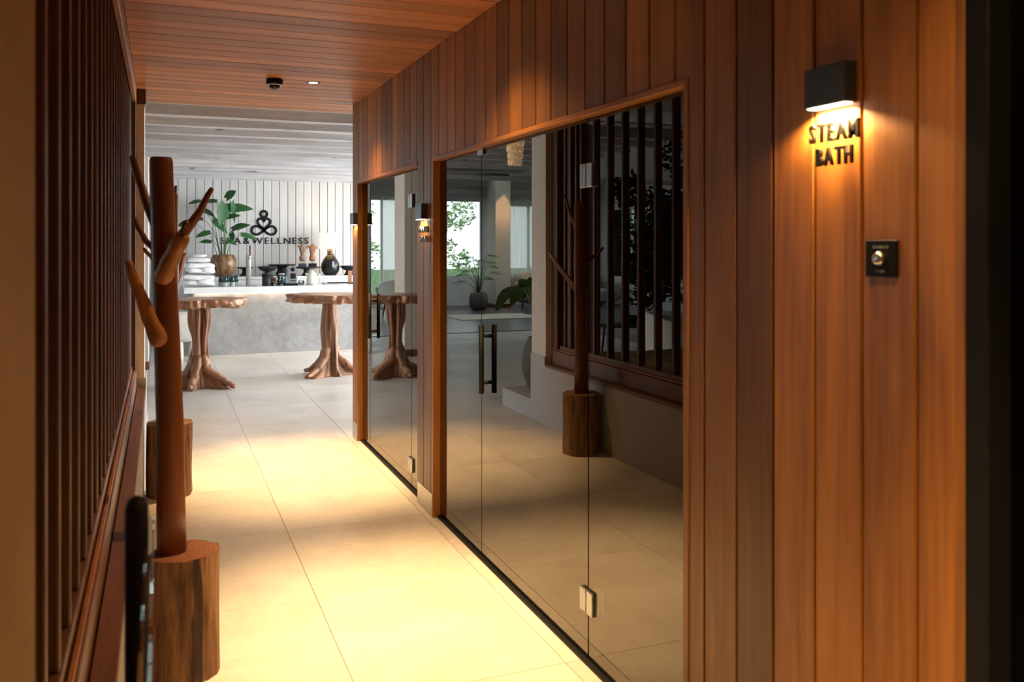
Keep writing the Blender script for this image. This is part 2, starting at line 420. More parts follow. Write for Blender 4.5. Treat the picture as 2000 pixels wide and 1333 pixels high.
# end of the sauna block, and the dark rooms behind the glass
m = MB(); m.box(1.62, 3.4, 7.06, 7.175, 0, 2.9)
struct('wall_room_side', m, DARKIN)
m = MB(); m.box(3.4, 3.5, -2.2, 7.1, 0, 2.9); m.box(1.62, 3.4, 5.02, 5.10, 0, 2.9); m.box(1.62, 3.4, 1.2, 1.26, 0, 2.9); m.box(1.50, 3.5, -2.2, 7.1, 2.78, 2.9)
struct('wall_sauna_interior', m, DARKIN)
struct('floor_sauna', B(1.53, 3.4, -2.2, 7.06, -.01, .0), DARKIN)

# ------------------------------------------------------------------ glass doors
def pane(mb_name, y0, y1, z0, z1, parent, x=XG): return B(x, x+.010, y0+.002, y1-.002, z0, z1).obj(mb_name, DGLASS, parent)
def hinge_mb():
    m = MB()
    for sx in (-.014, .010): m.box(sx, sx+.012 if sx < 0 else sx+.012, -.05, -.004, -.045, .045, ch=.002); m.box(sx, sx+.012, .004, .02, -.045, -.02, ch=.002); m.box(sx, sx+.012, .004, .02, .02, .045, ch=.002); m.box(sx, sx+.012, .026, .05, -.045, .045, ch=.002); m.box(sx+.001, sx+.010, .004, .05, -.04, .04)
    m.tube([(0, 0, -.043), (0, 0, .043)], .007, 10)
    return m
def handle_mb(L=.34, off=.034):
    m = MB()
    for s_ in (-1, 1):
        m.tube([(s_*off, 0, -L/2), (s_*off, 0, L/2)], .0135, 12)
    for z in (-L/2+.055, L/2-.055): m.tube([(-off, 0, z), (off, 0, z)], .010, 10)
    return m
d2 = thing('glass_door', 'wide smoked glass door front with centre hinges, beside the steam bath wall', 'glass door', (0, 0, 0))
pane('glass_panel', 2.262, 2.975, .012, 2.07, d2); pane('glass_panel', 2.981, 4.168, .012, 2.07, d2); pane('glass_panel', 4.172, 4.88, .012, 2.07, d2)
B(1.492, 1.522, 2.262, 4.88, 0, .012).obj('floor_track', BLACK, d2)
hinge_mb().obj('hinge', GMETAL, d2, (XG+.002, 2.978, 1.855)); hinge_mb().obj('hinge', GMETAL, d2, (XG+.002, 2.978, .235))
handle_mb().obj('handle', BLACK, d2, (XG+.0, 4.08, 1.02))
B(XG-.01, XG+.02, 4.13, 4.21, 2.045, 2.073).obj('top_clamp', GMETAL, d2)
d1 = thing('glass_door', 'narrow smoked glass door at the far end reflecting a root table', 'glass door', (0, 0, 0))
pane('glass_panel', 5.232, 5.500, .012, 2.07, d1); pane('glass_panel', 5.506, 6.70, .012, 2.07, d1); pane('glass_panel', 6.704, 6.985, .012, 2.07, d1)
B(1.492, 1.522, 5.232, 6.985, 0, .012).obj('floor_track', BLACK, d1)
hinge_mb().obj('hinge', GMETAL, d1, (XG+.002, 5.503, 1.87)); hinge_mb().obj('hinge', GMETAL, d1, (XG+.002, 5.503, .16))
handle_mb().obj('handle', BLACK, d1, (XG, 6.58, 1.04))
d3 = thing('glass_door', 'black framed dark glass door at the right edge of the picture', 'glass door', (0, 0, 0))
m = MB(); m.box(XF-.01, XF+.06, 1.205, 1.258, 0, 2.73, ch=.003); m.box(XF-.01, XF+.06, -2.0, 1.205, 0, .06, ch=.003); m.box(XF-.01, XF+.06, -2.0, 1.205, 2.68, 2.73, ch=.003)
m.obj('door_frame', BLACK, d3)
pane('glass_panel', -2.0, 1.205, .06, 2.68, d3, XG+.01)

# open glass leaf with its pull handle, close to the camera on the left
d4 = thing('glass_door', 'low open glass gate leaf with a thick round black pull handle, nearest the camera', 'glass gate', (-.036, 1.534, 0))
B(.014, .026, -.55, .06, .06, 1.14, ch=.002).obj('glass_panel', CGLASS, d4)
m = MB(); m.tube([(0, 0, .55), (0, 0, 1.172), (0, 0, 1.186), (0, 0, 1.191)], [.018, .018, .013, .004], 18); m.tube([(0, 0, .75), (.02, 0, .75)], .01, 10); m.tube([(0, 0, 1.08), (.02, 0, 1.08)], .01, 10)
m.obj('handle', BLACK, d4)
B(.010, .030, -.5, -.02, 0, .07, ch=.002).obj('floor_clamp', BLACK, d4)

# ------------------------------------------------------------------ corridor ceiling
struct('ceiling', B(-.19, 1.75, -2.2, 7.62, 2.745, 2.80), BLACK)
ce = bpy.data.objects['ceiling']
pm = B(-.165, 1.75, .0045, .1532, -.014, 0, ch=.003).mesh('plank', W_X)
y = 7.62-.1577
while y > -2.1:
    link('plank', pm, ce, (0, y, 2.744)); y -= .1577
trim(9, B(-.12, 1.75, 7.62, 7.64, 2.73, 2.86, ch=.002), BOARD)
# downlights
def downlight(x, y, z, lab):
    t_ = thing('downlight', lab, 'downlight', (x, y, z), group='recessed ceiling downlights')
    MB().lathe([(.030, .001), (.042, -.003), (.046, -.003), (.048, .0)], 28).obj('trim_ring', DGREY, t_)
    MB().lathe([(0, -.001), (.031, -.001)], 24).obj('lens', LED, t_)
downlight(1.0, 6.25, 2.729, 'small round recessed downlight in the timber ceiling beside the black dome camera')
downlight(1.0, 3.54, 2.729, 'small round recessed downlight over the wide glass door, seen only as its pool of light')
downlight(1.0, .85, 2.729, 'small round recessed downlight near the steam bath wall')
# dome camera
dc = thing('dome_camera', 'black dome security camera fixed under the timber ceiling', 'security camera', (.73, 6.22, 2.729))
MB().lathe([(.0, 0), (.052, 0), (.056, -.004), (.056, -.030), (.052, -.034), (0, -.034)], 32).obj('housing', BLACK, dc)
MB().lathe([(.050, -.034), (.050, -.042), (.040, -.044), (.040, -.034)], 32).obj('ring', STEEL, dc)
MB().lathe([(.040, -.040), (.036, -.056), (.024, -.067), (0, -.072)], 28).obj('dome', CERG, dc)
B(.05, .068, -.006, .006, -.012, -.004, ch=.001).obj('sensor_tab', LABELG, dc)

# ------------------------------------------------------------------ left side: plinth, ledge, slatted screen
XL = -.10
struct('wall_left', B(-.20, XL, 1.41, 7.0, 0, .50), GREYPL)
struct('trim_10', B(-.19, XL+.003, 1.41, 7.0, .50, .512, ch=.002), GREYPL)   # ledge cap
lb = B(-.162, XL+.001, 1.41, 7.0, .512, .535, ch=.003).obj('ledge_board', RAILW); tag(lb, 'long brown ledge board along the foot of the slatted screen', 'ledge')
struct('wall_near_left', B(-1.6, -.165, -2.2, 1.40, 0, 2.73), TAUPE)
struct('wall_end_left', B(-.62, XL-.012, 7.0, 7.31, .60, 2.62), PLASTER)
struct('wall_end_foot', B(-.62, XL, 7.0, 7.31, 0, .60), GREYPL)
struct('trim_11', B(-.50, -.10, 6.98, 7.33, 2.62, 2.73, ch=.003), SLAT)
struct('step', B(-1.3, XL, 7.31, 8.02, 0, .176, ch=.004), GREYPL)
sc_ = thing('slatted_screen', 'tall dark slatted timber screen along the left of the corridor', 'screen', (0, 0, 0))
m = MB(); m.box(-.20, -.165, 1.41, 6.99, .535, .655, ch=.003); m.obj('bottom_rail', RAILW, sc_)
B(-.255, -.190, 1.41, 6.99, .655, .705, ch=.003).obj('upper_rail', RAILW, sc_)
B(-.185, -.172, 1.41, 6.99, .66, .672, ch=.002).obj('bead', BRANCH, sc_)
B(-.19, -.165, 1.41, 6.97, 2.62, 2.73, ch=.003).obj('top_fascia', W_Y, sc_)
B(-.30, -.168, 6.88, 6.99, .535, 2.73, ch=.003).obj('end_post', SLAT, sc_)
slm = B(-.250, -.195, 0, .034, .706, 2.742, ch=.004).mesh('slat', SLAT)
yy = 6.70
while yy > 1.42:
    link('slat', slm, sc_, (0, yy, 0)); yy -= .2335
for k in range(3): link('slat', slm, sc_, (0, 6.78-.11*k, 0))
# planter bed behind the slats
struct('planter_bed', B(-1.9, -.20, 1.41, 6.98, 0, .60), GREYPL)
s_ = MB().grid(lambda u, v: (-1.9+u*1.69, 1.42+v*5.54, .615+.02*noise.noise(Vector((u*9, v*20, 0)))), 30, 60).obj('sand_bed', SAND); tag(s_, 'warm lit sand filling the planter bed behind the slats', 'sand', kind='stuff')
m = MB(); R = random.Random(3)
for k in range(900):
    x = -.22-.16*R.random()**1.3; y = 1.45+5.5*R.random(); r = R.uniform(.012, .026)
    m.blob(r*R.uniform(.8, 1.3), r*R.uniform(.8, 1.3), r*.75, 1, 5, mtx=Matrix.Translation((x, y, .635+R.uniform(0, .05)*(x > -.3)+r*.4)) @ Matrix.Rotation(R.random()*6, 4, 'Z'))
tag(m.obj('pebble_bed', PEB), 'pale pebbles heaped along the foot of the slats', 'pebbles', kind='stuff')

# ------------------------------------------------------------------ coat trees
def log_mb(r, h, seed):
    m = MB()
    def fn(u, v):
        th = u*2*PI
        k = 1+.05*math.sin(2*th+seed)+.05*noise.noise(Vector((math.cos(th)*2+seed, math.sin(th)*2, v*1.2)))+.035*noise.noise(Vector((math.cos(th)*9+seed, math.sin(th)*9, v*2)))
        g = abs(math.sin(th*2.5+seed*1.7)); k -= .05*max(0, 1-g*14)
        return (r*k*math.cos(th), r*k*math.sin(th), v*h+(.008*noise.noise(Vector((th*2, seed, 0))) if v > .9 else 0))
    return m.grid(fn, 96, 14, cu=True)
def log_top(r, h, seed):
    def fn(u, v):
        th = u*2*PI; v2 = max(v, .001)
        k = 1+.05*math.sin(2*th+seed)+.05*noise.noise(Vector((math.cos(th)*2+seed, math.sin(th)*2, 1.2)))+.035*noise.noise(Vector((math.cos(th)*9+seed, math.sin(th)*9, 2)))
        g = abs(math.sin(th*2.5+seed*1.7)); k -= .05*max(0, 1-g*14)
        return (r*k*v2*.995*math.cos(th), r*k*v2*.995*math.sin(th), h-.001+.008*noise.noise(Vector((th*2, seed, 0)))*v2)
    return MB().grid(fn, 96, 6, cu=True)
def branch(pts, r0, r1, parent, mat, lab=None, blunt=True):
    P = [Vector(p) for p in pts]; n = 9; pp = []; rr = []
    for i in range(n):
        t_ = i/(n-1)*(len(P)-1); k = min(int(t_), len(P)-2); q = P[k].lerp(P[k+1], t_-k)
        pp.append(q+Vector((math.sin(i*1.7), math.cos(i*2.3), 0))*.0015); rr.append((r0+(r1-r0)*i/(n-1))*(1+.05*math.sin(i*2.1)))
    d0 = (pp[0]-pp[1]).normalized(); d1 = (pp[-1]-pp[-2]).normalized()
    pp = [pp[0]+d0*r0*.75, pp[0]+d0*r0*.5]+pp+[pp[-1]+d1*r1*.4, pp[-1]+d1*r1*.7]; rr = [r0*.3, r0*.75]+rr+[r1*.8, r1*.35]
    return MB().tube(pp, rr, 16).obj('branch', mat, parent, label=lab)
ct = thing('coat_tree', 'tall red-brown branch coat tree on a log base, nearest the camera', 'coat stand', (.081, 3.46, 0))
log_mb(.118, .455, 1.0).obj('log_base', BARK, ct); log_top(.118, .455, 1.0).obj('cut_face', ENDG, ct)
MB().tube([(0, 0, .44), (-.002, 0, .62), (-.006, 0, .95), (-.018, 0, 1.3), (-.028, 0, 1.6), (-.036, 0, 1.90), (-.036, 0, 1.915)], [.053, .051, .048, .045, .043, .041, .036], 26, mtx=Matrix.Translation((-.0436, .0175, 0))).obj('pole', POLE, ct)
# camera axes: right vector R, toward-camera vector
RV = Vector((.9278, -.3729, 0)); FV = Vector((.3729, .9278, 0))
def rp(a, b, z): q = RV*(a-.047)+FV*b; return (q.x, q.y, z)
branch([rp(-.050, .02, 1.62), rp(-.125, .06, 1.77), rp(-.190, .10, 1.925)], .020, .012, ct, POLE)
branch([rp(-.055, .02, 1.56), rp(-.120, .05, 1.61), rp(-.173, .08, 1.69)], .013, .009, ct, POLE)
branch([rp(.005, .02, 1.60), rp(.06, .02, 1.66), rp(.105, .02, 1.73), rp(.140, .02, 1.80)], .022, .009, ct, POLE)
branch([rp(-.008, -.060, 1.475), rp(.030, -.085, 1.54), rp(.085, -.125, 1.615)], .033, .028, ct, BRANCH, 'thick golden branch stub with a dark knot')
branch([rp(.086, -.125, 1.615), rp(.104, -.135, 1.67)], .016, .012, ct, POLE)
branch([rp(-.022, -.065, 1.245), rp(-.06, -.085, 1.36), rp(-.113, -.11, 1.525)], .032, .016, ct, BRANCH, 'golden branch leaning out to the left')
TBX, TBY = .10, .36
ct2 = thing('coat_tree', 'red-brown branch coat tree further down the corridor, mostly hidden by the near one', 'coat stand', (.052, 5.98, 0))
log_mb(.142, .455, 4.2).obj('log_base', BARK, ct2); log_top(.142, .455, 4.2).obj('cut_face', BARK, ct2)
MB().tube([(0, 0, .44), (0, 0, .9), (.01, 0, 1.4), (.012, 0, 1.90), (.012, 0, 1.915)], [.052, .049, .045, .040, .034], 22).obj('pole', POLE, ct2)
branch([(.02, .03, 1.24), (TBX*.6, TBY*.6, 1.38), (TBX, TBY, 1.52)], .024, .014, ct2, POLE)
branch([(.01, .03, 1.68), (.03, .12, 1.82), (.04, .21, 1.97)], .018, .010, ct2, POLE)
branch([(-.02, -.02, 1.45), (-.10, -.05, 1.50), (-.15, -.08, 1.56)], .016, .010, ct2, POLE)

# ------------------------------------------------------------------ wall sconces and lettering
def sconce(y, z, lab, strength=9):
    t_ = thing('wall_sconce', lab, 'wall lamp', (XF, y, z), group='black wall sconces')
    m = MB(); m.box(-.036, 0, -.068, .068, -.045, .048, ch=.002); m.obj('housing', DGREY, t_)
    B(-.032, -.006, -.060, .060, -.0475, -.0455).obj('diffuser', LED, t_)
    area_light('sconce_beam', (XF-.020, y, z-.052), (0, math.radians(0), 0), .022, .11, strength, (1.0, .60, .26), 150)
sconce(1.62, 1.965, 'black box wall sconce lit above the STEAM BATH letters', 13)
sconce(5.082, 1.785, 'black box wall sconce lit on the post between the glass doors', 2.6)
sconce(7.05, 1.79, 'black box wall sconce at the far end of the plank wall', 1.6)
def letters(text, org, cap, xdir, zdir, ndir, depth, mat, label, thick=0, space=.18, center=False, cat='sign', wid=None, standoff=0.0):
    t_ = thing('wall_lettering', label, cat, org)
    X, Z, N = Vector(xdir), Vector(zdir), Vector(ndir)
    items = []; cur = 0
    for ch in text:
        if ch == ' ': cur += cap*.45; continue
        cu = bpy.data.curves.new('letter', 'FONT'); cu.body = ch; cu.size = cap/.69; cu.extrude = depth/2; cu.offset = thick; cu.resolution_u = 3
        ob = bpy.data.objects.new('letter', cu); COL.objects.link(ob); dg = bpy.context.evaluated_depsgraph_get()
        me = bpy.data.meshes.new_from_object(ob.evaluated_get(dg)); bpy.data.objects.remove(ob)
        xs = [v.co.x for v in me.vertices]; w = max(xs)-min(xs)
        items.append((me, cur-min(xs))); cur += w+cap*space
    cur -= cap*space; k = (wid/cur) if wid else 1.0
    for me, off in items:
        for v in me.vertices:
            px = (v.co.x+off)*k-(cur*k/2 if center else 0); p = X*px+Z*v.co.y+N*(v.co.z+depth/2+standoff); v.co = p
        me.materials.clear(); me.materials.append(mat); link('letter', me, t_)
    return t_
wx, wz, wn = (0, -1, 0), (0, 0, 1), (-1, 0, 0)
letters('STEAM', (XF, 1.61, 1.838), .042, wx, wz, wn, .008, BLACK, 'black raised STEAM letters under the near sconce', .0015, .22, True, wid=.160, standoff=.012)
letters('BATH', (XF, 1.608, 1.782), .040, wx, wz, wn, .008, BLACK, 'black raised BATH letters below the word STEAM', .0015, .22, True, wid=.118, standoff=.012)
letters('FINNISH', (XF, 5.03, 1.660), .036, wx, wz, wn, .008, DGREY, 'dark raised FINNISH letters on the post under its sconce', .0008, .2, True, wid=.20, standoff=.012)
letters('SAUNA', (XF, 5.03, 1.603), .036, wx, wz, wn, .008, DGREY, 'dark raised SAUNA letters below the word FINNISH', .0008, .2, True, wid=.16, standoff=.012)
# button plate
bp = thing('button_plate', 'square black wall plate with a round silver push button', 'switch', (XF, 1.475, 1.565))
B(-.008, 0, -.045, .045, -.041, .041, ch=.002).obj('plate', BLACK, bp)
m = MB().lathe([(0, .016), (.009, .016), (.013, .013), (.0155, .008), (.0155, 0)], 28, Matrix.Rotation(-PI/2, 4, 'Y')); m.obj('button', STEEL, bp, (-.006, 0, 0))
for txt, z, w in (('STEAMBATH', .022, .044), ('START', -.031, .024)):
    tt = letters(txt, (0, 0, 0), .006, wx, wz, wn, .0006, LABELG, 'x', .0001, .2, True, wid=w)
    ms = [c.data for c in tt.children]; allm = MB()
    for c in list(tt.children):
        me = c.data; allm.add([tuple(v.co) for v in me.vertices], [tuple(p.vertices) for p in me.polygons]); bpy.data.objects.remove(c)
    bpy.data.objects.remove(tt); allm.obj('printed_caption', LABELG, bp, (-.008, 0, z))

# ------------------------------------------------------------------ lobby: back plank wall, ceiling, beams
wb = struct('wall_back', B(-.28, 6.4, 14.60, 14.75, 0, 2.9), GREYPL)
x = -.26; k = 0; R = random.Random(5)
while x < 3.9:
    w = .1285; dz = R.uniform(-.003, .003)
    B(0, w-.007-R.random()*.002, -.02+dz, 0, 0, 2.62, ch=.003).obj('plank', WPLANK, wb, (x, 14.6, 0)); x += w; k += 1
struct('trim_12', B(-.28, 6.4, 14.50, 14.60, 2.60, 2.78, ch=.004), BEAM)
m = MB(); m.box(-8.2, 6.4, 7.64, 14.75, 2.80, 2.9); m.box(-8.2, -.19, -2.2, 7.64, 2.80, 2.9); m.box(1.62, 6.4, 7.0, 7.7, 2.80, 2.9)
cl = struct('ceiling_lobby', m, WHITEPL)
x = -2.0; R = random.Random(9)
while x < 3.6:
    B(.005, .1155, 0, 6.95, -.02+R.uniform(-.002, .002), 0, ch=.003).obj('ceiling_board', BOARD, cl, (x, 7.64, 2.80)); x += .1205
for k in range(11):
    yb = 7.85+.66*k
    if yb+.14 > 14.5: continue
    def fn(u, v, yb=yb):
        X = -2.2+u*6.4; q = [(0, 2.672), (.14, 2.672), (.14, 2.782), (0, 2.782)][int(round(v*4)) % 4]
        return (X, yb+q[0]+.010*noise.noise(Vector((X*1.1, yb*3, q[1]*2))), q[1]+.006*noise.noise(Vector((X*1.7, yb, q[0]*9))))
    mb = MB().grid(fn, 28, 4, cv=True, smooth=False)
    # grid with cv closes the ring of four edge lines
    mb = MB(); P4 = [(0, 2.672), (.14, 2.672), (.14, 2.782), (0, 2.782)]
    vs = []
    for i in range(29):
        X = -2.2+i/28*6.4
        for q in P4: vs.append((X, yb+q[0]+.010*noise.noise(Vector((X*1.1, yb*3, q[1]*2))), q[1]+(.006*noise.noise(Vector((X*1.7, yb, q[0]*9))) if q[1] < 2.7 else 0)))
    F = [(i*4+j, (i+1)*4+j, (i+1)*4+(j+1) % 4, i*4+(j+1) % 4) for i in range(28) for j in range(4)]+[(0, 1, 2, 3), (115, 114, 113, 112)]
    mb.add(vs, F); o = mb.obj('ceiling_beam', BEAM, kind='structure')
# left / right / near room walls with window openings
def win_wall(name, mat, axis, pos, th, lo, hi, ztop, holes):
    m = MB(); hs = sorted(holes); cur = lo
    def bx_(a, b, z0, z1):
        if axis == 'x': m.box(min(pos, pos+th), max(pos, pos+th), a, b, z0, z1)
        else: m.box(a, b, min(pos, pos+th), max(pos, pos+th), z0, z1)
    for (a, b, z0, z1) in hs:
        bx_(cur, a, 0, ztop); bx_(a, b, 0, z0); bx_(a, b, z1, ztop); cur = b
    bx_(cur, hi, 0, ztop); return struct(name, m, mat)
WN = [0]
def window(axis, pos, a, b, z0, z1, mull=1, handle=False):
    WN[0] += 1; fr = MB(); w = .06; t2 = .035
    def bb(m, p, q, r, s2, d=t2):
        if axis == 'x': m.box(pos-d, pos+d, p, q, r, s2, ch=.004)
        else: m.box(p, q, pos-d, pos+d, r, s2, ch=.004)
    bb(fr, a, b, z0, z0+w); bb(fr, a, b, z1-w, z1); bb(fr, a, a+w, z0+w, z1-w); bb(fr, b-w, b, z0+w, z1-w)
    for k in range(1, mull):
        c = a+(b-a)*k/mull; bb(fr, c-w/2, c+w/2, z0+w, z1-w)
    o = struct('window_%d' % WN[0], fr, WHITEPL)
    for k in range(mull):
        p = a+(b-a)*k/mull+.05; q = a+(b-a)*(k+1)/mull-.05; m = MB(); bb(m, p, q, z0+.05, z1-.05, .004); m.obj('window_pane', CGLASS, o)
    return o
win_wall('wall_far', WHITEPL, 'y', 21.0, .2, -8.2, -.1, 3.4, [(-2.75, -1.25, .06, 2.7), (-4.62, -3.6, .70, 2.70), (-7.7, -5.0, .75, 2.60)])
window('y', 21.06, -2.75, -1.25, .06, 2.7, 2); window('y', 21.06, -4.62, -3.6, .70, 2.7, 1); window('y', 21.06, -7.7, -5.0, .75, 2.6, 3)
win_wall('wall_room_left', WHITEPL, 'x', -8.2, .2, -2.2, 21.2, 3.4, [(9.0, 13.0, .7, 2.5), (16.4, 20.6, .65, 2.52)])
window('x', -8.14, 9.0, 13.0, .7, 2.5, 4); window('x', -8.14, 16.4, 20.6, .65, 2.52, 4)
win_wall('wall_room_right', WHITEPL, 'x', 6.4, .15, 7.0, 14.75, 2.9, [(7.6, 12.2, .4, 2.6), (12.6, 14.2, .4, 2.6)])
window('x', 6.45, 7.6, 12.2, .4, 2.6, 4); window('x', 6.45, 12.6, 14.2, .4, 2.6, 2)
struct('wall_room_near', B(3.5, 6.4, 7.0, 7.1, 0, 2.9), WHITEPL)
struct('wall_behind', B(-8.2, 3.5, -2.3, -2.2, 0, 2.9), PLASTER)
struct('wall_extension_right', B(-.28, -.10, 14.75, 21.2, 0, 3.4), WHITEPL)
m = MB(); m.box(-8.2, -7.0, 14.75, 21.2, 3.3, 3.4); m.box(-1.2, -.1, 14.75, 21.2, 3.3, 3.4); m.box(-7.0, -1.2, 14.75, 15.8, 3.3, 3.4); m.box(-7.0, -1.2, 20.2, 21.2, 3.3, 3.4)
for k in range(1, 6): m.box(-7.0+k-.04-.03, -7.0+k+.03, 15.8, 20.2, 3.28, 3.4)
struct('ceiling_extension', m, PINK)
rg_ = struct('window_roof', B(-7.0, -1.2, 15.8, 20.2, 3.40, 3.41), CGLASS)
portal((-4.1, 18.0, 3.5), (0, 0, 0), 5.8, 4.4)
m = MB(); m.box(-8.2, -.28, 14.6, 14.78, 2.72, 3.3); struct('trim_13', m, BEAM)
hdr = B(-8.0, -.28, 20.86, 20.99, 2.72, 2.95, ch=.005); struct('trim_14', hdr, BEAM)
# door leaf handle and frame on window 2
wd = bpy.data.objects['window_2']
MB().tube([(-3.78, 20.99, 1.55), (-3.78, 20.94, 1.55), (-3.92, 20.94, 1.55)], .012, 8).obj('window_handle', GMETAL, wd)
# column in the lobby and column in the extension
struct('column_lobby', B(-.75, -.14, 11.9, 12.45, 0, 2.8, ch=.006), PLASTER)
struct('column_lobby_foot', B(-.757, -.133, 11.893, 12.457, 0, .10, ch=.002), RAILW)
ce2 = struct('column_far', B(-4.98, -4.58, 20.0, 20.6, 0, 3.3, ch=.006), PLASTER)
struct('column_far_foot', B(-4.99, -4.57, 19.99, 20.61, 0, .09, ch=.002), SLAT)
# curtains
def curtain(axis, pos, a, b, z0, z1, lab, amp=.035, mat=SHEER, per=.13):
    def fn(u, v):
        p = a+(b-a)*u; z = z0+(z1-z0)*v; d = amp*(math.sin(p*2*PI/per+math.sin(p*3.1))+.3*math.sin(p*41))*(1-.35*v)
        return (pos+d, p, z) if axis == 'x' else (p, pos+d, z)
    n = max(40, int((b-a)/per*10))
    o = MB().grid(fn, n, 6).obj('curtain', mat); tag(o, lab, 'curtain'); return o
curtain('y', 20.88, -2.95, -1.95, .04, 2.72, 'floor-length white sheer curtain behind the white tub armchair')
curtain('y', 20.88, -3.55, -3.25, .04, 2.72, 'gathered pale curtain at the right of the garden door window')
curtain('y', 20.84, -7.9, -5.05, .6, 2.70, 'long sheer curtain across the window behind the sofa')
curtain('x', -7.9, 15.2, 18.7, .2, 2.6, 'sheer curtain on the left room wall behind the little tree')
# outside
m = MB().grid(lambda u, v: (-40+u*80, -20+v*80, -.3), 2, 2); struct('garden_ground', m, GRASS)
def leaf_cloud(name, c, rad, n, size, mat, seed, parent=None, loc=None, nc=14):
    R = random.Random(seed); m = MB(); SG = .44 if nc < 20 else .40
    cl_ = [(Vector((R.gauss(0, SG)*rad[0], R.gauss(0, SG)*rad[1], R.gauss(0, SG)*rad[2])), R.uniform(.25, .45)) for _ in range(nc)]
    for k in range(n):
        q, s2 = R.choice(cl_); d = Vector((R.gauss(0, 1), R.gauss(0, 1), R.gauss(0, 1))).normalized()*s2*min(rad)*R.uniform(.5, 1)
        p = Vector(c)+q+d; a = Vector((R.gauss(0, 1), R.gauss(0, 1), R.gauss(0, .6))).normalized(); b = a.cross(Vector((R.gauss(0, 1), R.gauss(0, 1), R.gauss(0, 1)))).normalized(); L = size*R.uniform(.7, 1.2)
        nn = a.cross(b)*L*.12
        m.add([p-a*L*.5, p+b*L*.26+nn, p+a*L*.1+nn*.2, p-b*L*.26+nn, p+a*L*.5], [(0, 1, 2), (0, 2, 3), (1, 4, 2), (3, 2, 4)])
    return m.obj(name, mat, parent, loc, kind='stuff')
for k, (x, y, r) in enumerate(((-5.3, 26.5, 1.6), (-2.2, 26.5, 1.8), (-9.2, 25.6, 1.5), (-12.5, 18.5, 1.8))):
    gt = thing('garden_tree', ['leafy green garden tree seen through the glazed garden door', 'pale green garden tree behind the white sheer curtain', 'green garden tree behind the sofa window', 'garden tree outside the left room wall window'][k], 'tree', (x, y, -.3), group='garden trees')
    MB().tube([(0, 0, 0), (.05, 0, .8), (0, .05, 1.8)], [.12, .09, .06], 10).obj('trunk', STEMD, gt)
    leaf_cloud('foliage', (0, 0, 2.1), (r*.8, r*.8, r*.9), 1500, .16, HEDGE, 20+k, gt)

# ------------------------------------------------------------------ reception counter
rc = thing('reception_counter', 'long grey concrete reception counter with a thick white worktop', 'counter', (0, 0, 0))
B(.42, 3.6, 13.08, 13.72, 0, .885, ch=.004).obj('counter_front', CONC, rc)
B(.30, 3.7, 12.98, 13.92, .885, .968, ch=.005).obj('worktop', QUARTZ, rc)
bs = thing('back_shelf', 'white raised shelf running behind the reception counter against the plank wall', 'shelf', (0, 0, 0))
B(.20, 3.7, 13.90, 14.57, 1.035, 1.075, ch=.004).obj('shelf_top', QUARTZ, bs); B(.22, 3.68, 13.925, 14.56, 0, 1.035).obj('cabinet', QUARTZ, bs)
area_light('counter_glow', (1.9, 13.02, .878), (0, 0, 0), 3.0, .03, 2.2, (1.0, .62, .30), 160)
B(.45, 3.55, 13.055, 13.079, .8815, .8849).obj('light_strip', LED, rc)

# lobby wall sign
sx0, sy0 = 1.545, 14.575
letters('SPA&WELLNESS', (.885, sy0, 1.578), .100, (1, 0, 0), (0, 0, 1), (0, -1, 0), .010, BLACK, 'thin black SPA & WELLNESS lettering on the white plank wall', .0002, .30, False, wid=1.37)
em = thing('wall_emblem', 'black emblem of a seated meditating figure with a heart on the plank wall', 'emblem', (1.545, sy0, 1.93))
def ribbon(pts, w, closed=True, dep=.012):
    P = [Vector((p[0], p[1])) for p in pts]; n = len(P); vs = []
    for i in range(n):
        a = P[i-1] if closed or i > 0 else P[i]; b = P[(i+1) % n] if closed or i < n-1 else P[i]
        d = (b-a).normalized(); nn = Vector((-d.y, d.x))*w/2
        for q, yy_ in ((P[i]+nn, 0), (P[i]-nn, 0), (P[i]-nn, -dep), (P[i]+nn, -dep)): vs.append((q.x, yy_, q.y))
    m_ = n if closed else n-1
    F = [(i*4+j, ((i+1) % n)*4+j, ((i+1) % n)*4+(j+1) % 4, i*4+(j+1) % 4) for i in range(m_) for j in range(4)]
    return MB().add(vs, F)
N = 40
ribbon([(.065*0+.050*math.cos(2*PI*i/N), .128+.050*math.sin(2*PI*i/N)) for i in range(N)], .036).obj('head_ring', BLACK, em)
def heart(i, n=48):
    t_ = 2*PI*i/n; return (.0062*16*math.sin(t_)**3, -.022+.0066*(13*math.cos(t_)-5*math.cos(2*t_)-2*math.cos(3*t_)-math.cos(4*t_)))
ribbon([heart(i) for i in range(48)], .037).obj('heart_outline', BLACK, em)
def lem(i, n=64):
    t_ = 2*PI*i/n+.01; k = .19/(1+math.sin(t_)**2*.6); return (k*math.cos(t_), -.135+1.45*k*.62*math.sin(t_)*math.cos(t_)*(1 if True else 0))
ribbon([lem(i) for i in range(64)], .036).obj('crossed_legs', BLACK, em)

